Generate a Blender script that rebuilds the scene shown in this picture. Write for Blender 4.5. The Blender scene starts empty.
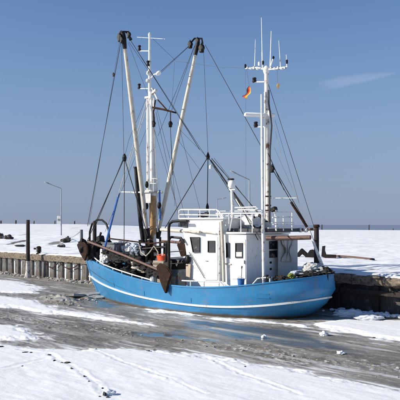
import bpy, bmesh, math, random
import numpy as np
from mathutils import Matrix, Vector, Euler, noise as mnoise

R = math.radians
random.seed(7)
SC = bpy.context.scene
COL = SC.collection

# ------------------------------------------------------------------ camera, sky, sun, exposure
EYE = 3.5                       # metres above the ice
FOC = 700.0                     # focal length in 400-wide picture units
HOR = 225.0
cam = bpy.data.cameras.new('camera')
cam.sensor_width = 36.0
cam.lens = 36.0 * FOC / 400.0
cam.shift_y = (HOR - 200.0) / 400.0
cam.clip_end = 60000
cam.clip_start = 0.5
camo = bpy.data.objects.new('camera', cam)
COL.objects.link(camo)
camo.location = (0, 0, EYE)
camo.rotation_euler = (R(90), 0, 0)
SC.camera = camo

SUN_TO = Vector((-0.985, -0.15, 0)).normalized()
SUN_EL = R(27)
to_sun = Vector((SUN_TO.x * math.cos(SUN_EL), SUN_TO.y * math.cos(SUN_EL), math.sin(SUN_EL)))
w = bpy.data.worlds.new('World')
SC.world = w
w.use_nodes = True
nt = w.node_tree
nt.nodes.clear()
out = nt.nodes.new('ShaderNodeOutputWorld')
bg = nt.nodes.new('ShaderNodeBackground')
sky = nt.nodes.new('ShaderNodeTexSky')
sky.sky_type = 'NISHITA'
sky.sun_disc = False
sky.sun_elevation = SUN_EL
sky.sun_rotation = math.atan2(to_sun.x, to_sun.y) % (2 * math.pi)
sky.altitude = 0
sky.air_density = 0.85
sky.dust_density = 0.3
sky.ozone_density = 5.0
bg.inputs['Strength'].default_value = 0.093
nt.links.new(bg.outputs[0], out.inputs[0])
SKYMIX = (nt, sky, bg)

sun = bpy.data.lights.new('sun', 'SUN')
sun.energy = 4.4
sun.angle = R(0.5)
sun.color = (1.0, 0.94, 0.83)
suno = bpy.data.objects.new('sun', sun)
COL.objects.link(suno)
suno.rotation_euler = (-to_sun).to_track_quat('-Z', 'Y').to_euler()
SC.view_settings.view_transform = 'Standard'
SC.view_settings.look = 'None'
SC.view_settings.exposure = 0.45
SC.view_settings.gamma = 1.0

# a thin wisp of cirrus, high in the sky to the right (defined by direction in the sky)
def sky_cloud():
    N, L = nt.nodes, nt.links
    tc = N.new('ShaderNodeTexCoord')
    sep = N.new('ShaderNodeSeparateXYZ'); L.new(tc.outputs['Generated'], sep.inputs[0])
    def m(op, a, b=None, c=None):
        n = N.new('ShaderNodeMath'); n.operation = op
        for i, v in enumerate((a, b, c)):
            if v is None: continue
            if hasattr(v, 'is_output'): L.new(v, n.inputs[i])
            else: n.inputs[i].default_value = v
        return n.outputs[0]
    az = m('ARCTAN2', sep.outputs[0], sep.outputs[1])
    el = m('ARCSINE', sep.outputs[2])
    a0, e0 = math.atan((356 - 200) / FOC), math.atan((HOR - 79.5) / FOC) * math.cos(0.22)
    da = m('SUBTRACT', az, a0); de = m('SUBTRACT', el, e0)
    t = R(7)
    x = m('ADD', m('MULTIPLY', da, math.cos(t)), m('MULTIPLY', de, math.sin(t)))
    y = m('SUBTRACT', m('MULTIPLY', de, math.cos(t)), m('MULTIPLY', da, math.sin(t)))
    cmb = N.new('ShaderNodeCombineXYZ')
    L.new(m('MULTIPLY', x, 14.0), cmb.inputs[0]); L.new(m('MULTIPLY', y, 90.0), cmb.inputs[1])
    no = N.new('ShaderNodeTexNoise'); no.inputs['Scale'].default_value = 2.2; no.inputs['Detail'].default_value = 6
    L.new(cmb.outputs[0], no.inputs['Vector'])
    # the wisp narrows to the right
    wy = m('SUBTRACT', 0.0080, m('MULTIPLY', x, 0.085))
    ry = m('DIVIDE', y, wy)
    fall = m('SUBTRACT', 1.0, m('ADD', m('MULTIPLY', ry, ry), m('POWER', m('ABSOLUTE', m('DIVIDE', x, 0.056)), 3.0)))
    fall = m('ADD', fall, m('MULTIPLY', m('SUBTRACT', no.outputs[0], 0.5), 1.1))
    mr = N.new('ShaderNodeMapRange'); mr.interpolation_type = 'SMOOTHSTEP'
    mr.inputs['From Min'].default_value = -0.1; mr.inputs['From Max'].default_value = 1.3
    mr.inputs['To Min'].default_value = 0.0; mr.inputs['To Max'].default_value = 0.16
    L.new(fall, mr.inputs['Value'])
    mix = N.new('ShaderNodeMix'); mix.data_type = 'RGBA'
    L.new(mr.outputs[0], mix.inputs[0]); L.new(sky.outputs[0], mix.inputs[6])
    mix.inputs[7].default_value = (5.6, 6.2, 7.4, 1)
    # grey-blue winter murk low over the horizon, the same all round
    hz = N.new('ShaderNodeMapRange'); hz.interpolation_type = 'SMOOTHSTEP'
    hz.inputs['From Min'].default_value = 0.36; hz.inputs['From Max'].default_value = -0.06
    hz.inputs['To Min'].default_value = 0.0; hz.inputs['To Max'].default_value = 0.93
    L.new(el, hz.inputs['Value'])
    mh = N.new('ShaderNodeMix'); mh.data_type = 'RGBA'
    L.new(hz.outputs[0], mh.inputs[0]); L.new(sky.outputs[0], mh.inputs[6])
    mh.inputs[7].default_value = (1.95, 2.4, 3.5, 1)
    L.new(mh.outputs[2], mix.inputs[6])
    L.new(mix.outputs[2], bg.inputs['Color'])
sky_cloud()

# ------------------------------------------------------------------ noise in numpy
def _hash(ix, iy, seed):
    h = (ix.astype(np.int64) * 374761393 + iy.astype(np.int64) * 668265263 + seed * 974634777) & 0xFFFFFFFF
    h = ((h ^ (h >> 13)) * 1274126177) & 0xFFFFFFFF
    return ((h ^ (h >> 16)) & 0xFFFF) / 65535.0
def vnoise(x, y, seed=0):
    ix, iy = np.floor(x), np.floor(y)
    fx, fy = x - ix, y - iy
    fx, fy = fx * fx * fx * (fx * (fx * 6 - 15) + 10), fy * fy * fy * (fy * (fy * 6 - 15) + 10)
    a, b = _hash(ix, iy, seed), _hash(ix + 1, iy, seed)
    c, d = _hash(ix, iy + 1, seed), _hash(ix + 1, iy + 1, seed)
    return (a + (b - a) * fx) * (1 - fy) + (c + (d - c) * fx) * fy
def fbm(x, y, seed=0, oct=5, gain=0.5):
    s, amp, tot = 0, 1.0, 0
    for o in range(oct):
        s = s + amp * vnoise(x * 2 ** o + 17.3 * o, y * 2 ** o - 9.1 * o, seed + o); tot += amp; amp *= gain
    return s / tot
def sstep(a, b, x):
    t = np.clip((x - a) / (b - a), 0, 1); return t * t * (3 - 2 * t)

# ------------------------------------------------------------------ materials
MATS = {}
def mat(name, col, rough=0.6, vary=0.15, scale=4.0, wear_or_glint=None, patch_amt=0.3, patch_scale=3.0, stretch=(1, 1, 1),
        bump=0.2, bump_scale=20.0, metal=0.0, spec=0.5, zdirt=None, streak=None):
    """procedural surface: base colour with grain, optional wear patches (rust, dirt, chipped paint, painted window reflections), fine relief"""
    if name in MATS: return MATS[name]
    m = bpy.data.materials.new(name); m.use_nodes = True
    n, l = m.node_tree.nodes, m.node_tree.links
    p = n['Principled BSDF']
    p.inputs['Roughness'].default_value = rough; p.inputs['Metallic'].default_value = metal
    p.inputs['Specular IOR Level'].default_value = spec
    tc = n.new('ShaderNodeTexCoord')
    mp = n.new('ShaderNodeMapping'); mp.inputs['Scale'].default_value = stretch
    l.new(tc.outputs['Object'], mp.inputs['Vector'])
    # shift by object so that copies differ
    oi = n.new('ShaderNodeObjectInfo')
    ml = n.new('ShaderNodeMath'); ml.operation = 'MULTIPLY'; ml.inputs[1].default_value = 40.0
    l.new(oi.outputs['Random'], ml.inputs[0]); l.new(ml.outputs[0], mp.inputs['Location'])
    def noise(sc, det=6, ro=0.6):
        t = n.new('ShaderNodeTexNoise'); t.inputs['Scale'].default_value = sc; t.inputs['Detail'].default_value = det
        t.inputs['Roughness'].default_value = ro; l.new(mp.outputs[0], t.inputs['Vector']); return t.outputs[0]
    def rampv(v, a, b, c=0.0, d=1.0):
        r = n.new('ShaderNodeMapRange'); r.inputs['From Min'].default_value = a; r.inputs['From Max'].default_value = b
        r.inputs['To Min'].default_value = c; r.inputs['To Max'].default_value = d; l.new(v, r.inputs['Value']); return r.outputs[0]
    def mixc(f, a, b):
        x = n.new('ShaderNodeMix'); x.data_type = 'RGBA'
        if hasattr(f, 'is_output'): l.new(f, x.inputs[0])
        else: x.inputs[0].default_value = f
        for k, v in ((6, a), (7, b)):
            if hasattr(v, 'is_output'): l.new(v, x.inputs[k])
            else: x.inputs[k].default_value = (*v, 1)
        return x.outputs[2]
    dark = tuple(c * (1 - vary * 1.6) for c in col); lite = tuple(min(1, c * (1 + vary)) for c in col)
    c = mixc(rampv(noise(scale), 0.3, 0.7), dark, lite)
    if streak:      # vertical streaks (runs of rust or dirt)
        scol, samt, sden = streak
        mp2 = n.new('ShaderNodeMapping'); mp2.inputs['Scale'].default_value = (sden, sden, sden * 0.09)
        l.new(tc.outputs['Object'], mp2.inputs['Vector'])
        t = n.new('ShaderNodeTexNoise'); t.inputs['Scale'].default_value = 1.0; t.inputs['Detail'].default_value = 5
        l.new(mp2.outputs[0], t.inputs['Vector'])
        c = mixc(rampv(t.outputs[0], 0.56, 0.74, 0, samt), c, scol)
    if wear_or_glint:
        f = rampv(noise(patch_scale, 8, 0.68), 0.62 - patch_amt * 0.4, 0.70 - patch_amt * 0.3)
        c = mixc(f, c, wear_or_glint)
    if zdirt:       # a tide mark: (colour, level, softness)
        zc, zl, zs = zdirt
        sp = n.new('ShaderNodeSeparateXYZ'); l.new(tc.outputs['Object'], sp.inputs[0])
        ad = n.new('ShaderNodeMath'); ad.operation = 'MULTIPLY_ADD'; l.new(noise(3.0), ad.inputs[0])
        ad.inputs[1].default_value = -zs * 2; l.new(sp.outputs[2], ad.inputs[2])
        f = rampv(ad.outputs[0], zl - zs, zl - zs * 2.2)
        c = mixc(f, c, zc)
    l.new(c, p.inputs['Base Color'])
    if bump:
        b = n.new('ShaderNodeBump'); b.inputs['Strength'].default_value = bump; b.inputs['Distance'].default_value = 0.02
        l.new(noise(bump_scale, 8, 0.65), b.inputs['Height']); l.new(b.outputs[0], p.inputs['Normal'])
    MATS[name] = m
    return m

RUST = (0.13, 0.05, 0.022)
M_hull = mat('blue_hull_paint', (0.028, 0.205, 0.42), 0.38, 0.09, 1.6, wear_or_glint=(0.09, 0.20, 0.36), patch_amt=0.09, patch_scale=2.5,
             bump=0.22, bump_scale=3.2, zdirt=((0.10, 0.085, 0.07), 0.15, 0.06), streak=((0.16, 0.15, 0.15), 0.32, 4.0))
M_stripe = mat('white_strake_paint', (0.72, 0.72, 0.69), 0.5, 0.06, 6, wear_or_glint=(0.35, 0.25, 0.17), patch_amt=0.10, patch_scale=6)
M_white = mat('white_cabin_paint', (0.83, 0.83, 0.82), 0.45, 0.02, 3, wear_or_glint=(0.45, 0.30, 0.18), patch_amt=0.0, patch_scale=5,
              bump=0.05, bump_scale=6, streak=((0.50, 0.40, 0.28), 0.16, 7.0))
M_white_pole = mat('white_mast_paint', (0.78, 0.77, 0.74), 0.5, 0.06, 5, wear_or_glint=(0.25, 0.12, 0.06), patch_amt=0.13, patch_scale=4)
M_white_rusty = mat('white_rusty_mast_paint', (0.70, 0.68, 0.63), 0.55, 0.10, 5, wear_or_glint=RUST, patch_amt=0.27, patch_scale=3.2)
M_boom = mat('cream_boom_paint', (0.60, 0.55, 0.46), 0.55, 0.12, 6, wear_or_glint=(0.26, 0.17, 0.10), patch_amt=0.18, patch_scale=4, stretch=(1, 1, 0.5))
M_orange_mast = mat('ochre_mast_paint', (0.50, 0.29, 0.11), 0.55, 0.14, 5, wear_or_glint=(0.10, 0.05, 0.03), patch_amt=0.25, patch_scale=5)
M_rail = mat('white_rail_paint', (0.74, 0.74, 0.71), 0.45, 0.06, 8, wear_or_glint=RUST, patch_amt=0.15, patch_scale=9)
M_black = mat('black_steel', (0.010, 0.010, 0.011), 0.5, 0.3, 5, wear_or_glint=(0.045, 0.026, 0.017), patch_amt=0.16, patch_scale=6, spec=0.22)
M_iron = mat('rusty_iron', (0.034, 0.019, 0.014), 0.85, 0.35, 8, wear_or_glint=(0.075, 0.032, 0.017), patch_amt=0.22, patch_scale=5, bump=0.5, bump_scale=30, spec=0.15)
M_brownbeam = mat('brown_painted_beam', (0.14, 0.075, 0.055), 0.6, 0.25, 6, wear_or_glint=(0.05, 0.03, 0.022), patch_amt=0.25, patch_scale=6)
M_rope = mat('dark_rope', (0.028, 0.026, 0.026), 0.9, 0.25, 40, bump=0.6, bump_scale=120)
M_wire = mat('steel_wire', (0.05, 0.05, 0.055), 0.6, 0.2, 30, bump=0)
M_rope_pale = mat('pale_rope', (0.55, 0.51, 0.44), 0.9, 0.15, 40, bump=0.6, bump_scale=120)
M_blue_rope = mat('blue_painted_pole', (0.03, 0.13, 0.42), 0.5, 0.12, 8)
M_deck = mat('worn_deck', (0.10, 0.085, 0.07), 0.75, 0.25, 6, bump=0.4)
M_darkroof = mat('dark_roof_coating', (0.035, 0.037, 0.042), 0.6, 0.25, 5)
M_window = mat('dark_window_glass', (0.022, 0.026, 0.030), 0.05, 0.5, 3.5, wear_or_glint=(0.30, 0.31, 0.32), patch_amt=0.22, patch_scale=2.2, bump=0.02, bump_scale=2, spec=0.6)  # pale patches put reflections and glimpses of the interior into the glass colour
M_curtain = mat('pale_window_blind', (0.62, 0.60, 0.56), 0.7, 0.1, 5)
M_rubber = mat('black_window_gasket', (0.022, 0.022, 0.024), 0.55, 0.2, 8)
M_orange = mat('orange_plastic', (0.75, 0.10, 0.03), 0.45, 0.1, 8)
M_tan = mat('weathered_plywood', (0.34, 0.29, 0.23), 0.7, 0.2, 6, stretch=(1, 1, 4))
M_grey = mat('grey_painted_steel', (0.15, 0.165, 0.185), 0.5, 0.18, 5, wear_or_glint=RUST, patch_amt=0.15, patch_scale=6)
M_canvas = mat('grey_canvas', (0.50, 0.50, 0.48), 0.9, 0.12, 5, bump=0.3, bump_scale=14)
M_sack = mat('white_tarpaulin', (0.72, 0.73, 0.74), 0.7, 0.10, 5, bump=0.5, bump_scale=9)
M_net = mat('dark_netting', (0.022, 0.019, 0.017), 0.95, 0.5, 25, bump=1.0, bump_scale=45)
M_green = mat('yellow_green_rope', (0.26, 0.29, 0.05), 0.8, 0.3, 25, bump=0.8, bump_scale=60)
M_bucket = mat('blue_bucket_plastic', (0.03, 0.13, 0.38), 0.4, 0.1, 8)
M_galv = mat('galvanised_steel', (0.33, 0.35, 0.37), 0.45, 0.12, 6, metal=0.5)
M_dkwood = mat('dark_tarred_timber', (0.030, 0.021, 0.017), 0.85, 0.35, 7, stretch=(1, 1, 0.15), bump=0.7, bump_scale=18)
M_icywood = mat('frosted_timber', (0.62, 0.60, 0.57), 0.8, 0.2, 7, wear_or_glint=(0.12, 0.09, 0.07), patch_amt=0.28, patch_scale=7)
M_brownwood = mat('brown_weathered_timber', (0.20, 0.16, 0.115), 0.85, 0.32, 5, wear_or_glint=(0.05, 0.038, 0.03), patch_amt=0.30, patch_scale=4,
                  stretch=(0.35, 2, 2), bump=0.8, bump_scale=14)
M_pile = mat('grey_sheet_piling', (0.135, 0.132, 0.13), 0.8, 0.22, 3, wear_or_glint=(0.055, 0.045, 0.038), patch_amt=0.30, patch_scale=3.5,
             bump=0.4, bump_scale=10, zdirt=((0.09, 0.075, 0.06), 0.45, 0.2), streak=((0.06, 0.042, 0.03), 0.6, 4.0))
M_frost = mat('frost_covered_wall', (0.78, 0.79, 0.80), 0.8, 0.10, 4, wear_or_glint=(0.28, 0.26, 0.24), patch_amt=0.16, patch_scale=5, bump=0.6, bump_scale=9)
M_rock = mat('dark_frozen_mud', (0.035, 0.030, 0.027), 0.85, 0.4, 6, bump=0.8, bump_scale=14, wear_or_glint=(0.7, 0.72, 0.75), patch_amt=0.10, patch_scale=2.5)
M_icechunk = mat('dirty_ice', (0.40, 0.385, 0.36), 0.5, 0.2, 3, wear_or_glint=(0.24, 0.21, 0.17), patch_amt=0.28, patch_scale=2.0, bump=0.6, bump_scale=9)
M_snowlump = mat('snow_lump', (0.83, 0.85, 0.88), 0.75, 0.04, 3, bump=0.5, bump_scale=9)
M_signwhite = mat('white_sign_box', (0.78, 0.78, 0.76), 0.5, 0.05, 5)
M_flag = []
for nm, c in (('black', (0.02, 0.02, 0.02)), ('red', (0.55, 0.03, 0.02)), ('gold', (0.75, 0.42, 0.03))):
    M_flag.append(mat('flag_' + nm, c, 0.8, 0.1, 10, bump=0.2))
M_lamp_glass = mat('lamp_glass', (0.6, 0.62, 0.62), 0.15, 0.05, 5, bump=0)

# ------------------------------------------------------------------ mesh builder
class MB:
    def __init__(s): s.v = []; s.f = []
    def add(s, vs, fs):
        o = len(s.v); s.v += [tuple(v) for v in vs]; s.f += [tuple(i + o for i in f) for f in fs]; return s
    def box(s, c, size, rot=None, bev=0.0):
        bm = bmesh.new(); bmesh.ops.create_cube(bm, size=1.0)
        for v in bm.verts: v.co = Vector((v.co.x * size[0], v.co.y * size[1], v.co.z * size[2]))
        if bev: bmesh.ops.bevel(bm, geom=bm.edges[:], offset=bev, segments=1, affect='EDGES')
        M = Matrix.Translation(Vector(c)) @ (rot.to_4x4() if rot is not None else Matrix())
        bm.verts.index_update()
        s.add([M @ v.co for v in bm.verts], [[v.index for v in f.verts] for f in bm.faces]); bm.free(); return s
    def tube(s, pts, r, seg=8, cap=True):
        pts = [Vector(p) for p in pts]; n = len(pts)
        rr = r if isinstance(r, (list, tuple)) else [r] * n
        vs, fs = [], []
        t0 = (pts[1] - pts[0]).normalized()
        up = Vector((0, 0, 1)) if abs(t0.z) < 0.9 else Vector((1, 0, 0))
        for i in range(n):
            t = (pts[min(i + 1, n - 1)] - pts[max(i - 1, 0)]).normalized()
            a = t.cross(up)
            if a.length < 1e-4: a = t.cross(Vector((0, 1, 0)))
            a.normalize(); b = a.cross(t).normalized(); up = b
            for k in range(seg):
                q = 2 * math.pi * k / seg
                vs.append(pts[i] + (a * math.cos(q) + b * math.sin(q)) * rr[i])
        for i in range(n - 1):
            for k in range(seg):
                k2 = (k + 1) % seg
                fs.append((i * seg + k, i * seg + k2, (i + 1) * seg + k2, (i + 1) * seg + k))
        if cap: fs += [tuple(range(seg - 1, -1, -1)), tuple(range((n - 1) * seg, n * seg))]
        return s.add(vs, fs)
    def blob(s, c, size, rough=0.25, seed=0, sub=2, rot=None, flat=0.0):
        bm = bmesh.new(); bmesh.ops.create_icosphere(bm, subdivisions=sub, radius=1.0)
        rnd = random.Random(seed); ph = [rnd.uniform(0, 6) for _ in range(9)]; fr = [rnd.uniform(1.5, 4) for _ in range(9)]
        bm.verts.index_update(); vs = []
        for v in bm.verts:
            p = v.co
            nz = mnoise.fractal(p * 2.3 + Vector((seed * 3.1, seed * 1.7, 0)), 0.75, 2.1, 6) if sub > 2 else 0
            d = 1 + rough * 1.3 * nz + rough * (0.45 if sub > 2 else 1.0) * (math.sin(fr[0] * p.x + ph[0]) * math.sin(fr[1] * p.y + ph[1]) + math.sin(fr[2] * p.z + ph[2]) * 0.5
                             + 0.5 * math.sin(fr[3] * 2 * p.x + fr[4] * p.y + ph[3]) + (rnd.uniform(-.35, .35) if sub < 3 else 0))
            q = Vector((p.x * d * size[0] / 2, p.y * d * size[1] / 2, p.z * d * size[2] / 2))
            if flat and q.z < -flat * size[2] / 2: q.z = -flat * size[2] / 2
            if rot is not None: q = rot @ q
            vs.append(q + Vector(c))
        s.add(vs, [[v.index for v in f.verts] for f in bm.faces]); bm.free(); return s
    def prism(s, poly, ext):
        """polygon of points, extruded by vector ext"""
        a = [Vector(p) for p in poly]; e = Vector(ext); n = len(a)
        return s.add(a + [p + e for p in a], [tuple(range(n - 1, -1, -1)), tuple(range(n, 2 * n))]
                     + [(i, (i + 1) % n, n + (i + 1) % n, n + i) for i in range(n)])
    def lathe(s, c, prof, seg=14, axis='z', rot=None):
        vs, fs = [], []
        for r, z in prof:
            for k in range(seg):
                q = 2 * math.pi * k / seg; p = Vector((r * math.cos(q), r * math.sin(q), z))
                if axis == 'y': p = Vector((p.x, p.z, p.y))
                if axis == 'x': p = Vector((p.z, p.x, p.y))
                if rot is not None: p = rot @ p
                vs.append(p + Vector(c))
        for i in range(len(prof) - 1):
            for k in range(seg):
                k2 = (k + 1) % seg; fs.append((i * seg + k, i * seg + k2, (i + 1) * seg + k2, (i + 1) * seg + k))
        return s.add(vs, fs)

ROOT = {}
def root_matrix(o): return ROOT[o.name]
def build(name, mb, material, parent=None, boat=False, loc=None, smooth=True, angle=38, kind=None):
    """links the collected shapes as ONE mesh object; boat=True: coordinates are in the boat's own frame"""
    vs = [Vector(v) for v in mb.v]
    if boat: vs = [BOAT @ v for v in vs]
    if parent is not None: M = root_matrix(parent)
    else: M = Matrix.Translation(Vector(loc if loc is not None else (0, 0, 0)))
    Mi = M.inverted(); vs = [Mi @ v for v in vs]
    me = bpy.data.meshes.new(name); me.from_pydata([tuple(v) for v in vs], [], mb.f); me.update()
    bm = bmesh.new(); bm.from_mesh(me); bmesh.ops.recalc_face_normals(bm, faces=bm.faces[:]); bm.to_mesh(me); bm.free()
    ms = material if isinstance(material, (list, tuple)) else [material]
    for q in ms: me.materials.append(q)
    if smooth:
        me.polygons.foreach_set('use_smooth', [True] * len(me.polygons)); me.set_sharp_from_angle(angle=R(angle))
    o = bpy.data.objects.new(name, me); COL.objects.link(o)
    if parent is not None: o.parent = parent; ROOT[o.name] = M
    else: o.matrix_world = M; ROOT[o.name] = M
    if kind: o['kind'] = kind
    return o
def tag(o, label, cat, group=None):
    o['label'] = label; o['category'] = cat
    if group: o['group'] = group
    return o
def thing(name, label, cat, loc, rotz=0.0, group=None):
    o = bpy.data.objects.new(name, None); COL.objects.link(o); o.empty_display_size = 0.2
    o.location = loc; o.rotation_euler = (0, 0, rotz)
    ROOT[o.name] = Matrix.Translation(Vector(loc)) @ Matrix.Rotation(rotz, 4, 'Z')
    return tag(o, label, cat, group)
def copy_tree(o, loc=None, rot=None, label=None, scale=None):
    c = o.copy(); COL.objects.link(c)
    if loc is not None: c.location = loc
    if rot is not None: c.rotation_euler = rot
    if scale is not None: c.scale = scale
    if label: c['label'] = label
    for ch in [x for x in bpy.data.objects if x.parent == o]:
        d = ch.copy(); COL.objects.link(d); d.parent = c
        for g in [x for x in bpy.data.objects if x.parent == ch]:
            e = g.copy(); COL.objects.link(e); e.parent = d
    return c

# ------------------------------------------------------------------ places measured in the photograph
def ray(px, py): return (px - 200) / FOC, (HOR - py) / FOC
def G(px, py, z=0.0):
    """world point at height z seen at a picture position"""
    rx, rz = ray(px, py); d = (z - EYE) / rz
    return Vector((rx * d, d, z))
def D(px, py, d):
    rx, rz = ray(px, py); return Vector((rx * d, d, EYE + rz * d))

# the boat's frame: +X to the bow, +Y to port (towards the viewer), z = 0 at the ice
BANG = R(140)
BORG = Vector((4.5, 26.2, 0))
BOAT = Matrix.Translation(BORG) @ Matrix.Rotation(BANG, 4, 'Z')
BFW = Vector((math.cos(BANG), math.sin(BANG))); BPT = Vector((-math.sin(BANG), math.cos(BANG)))
def B(px, py, v=0.0):
    """boat-frame point on the lengthwise plane y = v"""
    rx, rz = ray(px, py)
    ox, oy = BORG.x + v * BPT.x, BORG.y + v * BPT.y
    u = (rx * oy - ox) / (BFW.x - rx * BFW.y)
    d = oy + u * BFW.y
    return Vector((u, v, EYE + rz * d))
def BU(px, py, u):
    """boat-frame point on the crosswise plane x = u"""
    rx, rz = ray(px, py)
    ox, oy = BORG.x + u * BFW.x, BORG.y + u * BFW.y
    v = (rx * oy - ox) / (BPT.x - rx * BPT.y)
    d = oy + v * BPT.y
    return Vector((u, v, EYE + rz * d))

# the quay line
QA = Vector((0.666, -0.745, 0)).normalized()          # along the quay, to the right and nearer
QN = Vector((-0.745, -0.666, 0)).normalized()         # out from the quay face, over the ice
QOFF = -23.3
QZ = 1.12                                             # underside of the cap beams
QTOP = 1.52
def Q(p, out=0.0, z=0.0): return QA * p + QN * (QOFF + out) + Vector((0, 0, z))

# ------------------------------------------------------------------ ground: harbour ice, snow field, sea
def to_pq(P): return (P[0] * QA.x + P[1] * QA.y, P[0] * QN.x + P[1] * QN.y)
def poly_sd(P, Qv, poly):
    """signed distance (positive inside) to a polygon"""
    d = np.full(P.shape, 1e9); inside = np.zeros(P.shape, bool); n = len(poly)
    for i in range(n):
        x0, y0 = poly[i]; x1, y1 = poly[(i + 1) % n]
        ex, ey = x1 - x0, y1 - y0; L2 = ex * ex + ey * ey + 1e-12
        t = np.clip(((P - x0) * ex + (Qv - y0) * ey) / L2, 0, 1)
        d = np.minimum(d, (P - x0 - t * ex) ** 2 + (Qv - y0 - t * ey) ** 2)
        c = ((y0 > Qv) != (y1 > Qv)) & (P < ex * (Qv - y0) / (ey if abs(ey) > 1e-9 else 1e-9) + x0)
        inside ^= c
    d = np.sqrt(d); return np.where(inside, d, -d)
def pix_poly(pts): return [to_pq(G(x, max(y, 228.0))) for x, y in pts]

SNOW_POLYS = [
    [(-170, 339), (0, 345), (40, 349.5), (80, 350.5), (120, 349.5), (160, 351), (200, 356), (240, 361.5), (280, 368), (320, 375.5), (360, 383), (400, 390), (600, 420), (600, 900), (-400, 900), (-400, 345)],
    [(-60, 322), (0, 325), (15, 325.5), (30, 330), (43, 337), (30, 340), (0, 340.5), (-60, 341)],
    [(-70, 292), (0, 296), (25, 299), (45, 305), (65, 311), (100, 315), (130, 320), (153, 325.5), (120, 323), (95, 320), (70, 316), (40, 313), (15, 308.5), (0, 307), (-70, 303)],
    [(-70, 274), (0, 280), (25, 283.5), (42, 288), (35, 293), (10, 293.5), (0, 292.5), (-70, 288)],
    [(134, 305.5), (160, 306), (185, 310), (202, 316), (180, 314.5), (150, 312)],
    [(298, 324), (312, 325.5), (335, 321), (345, 318), (360, 320), (400, 321), (520, 326), (560, 368), (460, 353), (400, 342.5), (365, 337), (340, 332), (320, 328)],
    [(205, 317), (260, 321), (310, 325), (306, 327), (262, 323.5), (215, 320)],
]
WET_POLYS = [
    [(180, 319), (212, 320.5), (240, 324), (272, 327), (304, 333), (326, 342), (352, 352), (306, 347), (262, 342.5), (222, 337), (192, 329)],
    [(90, 299), (100, 299), (116, 305), (112, 309), (98, 307)],
    [(130, 331), (180, 331), (230, 343), (200, 342), (150, 337)],
]
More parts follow.
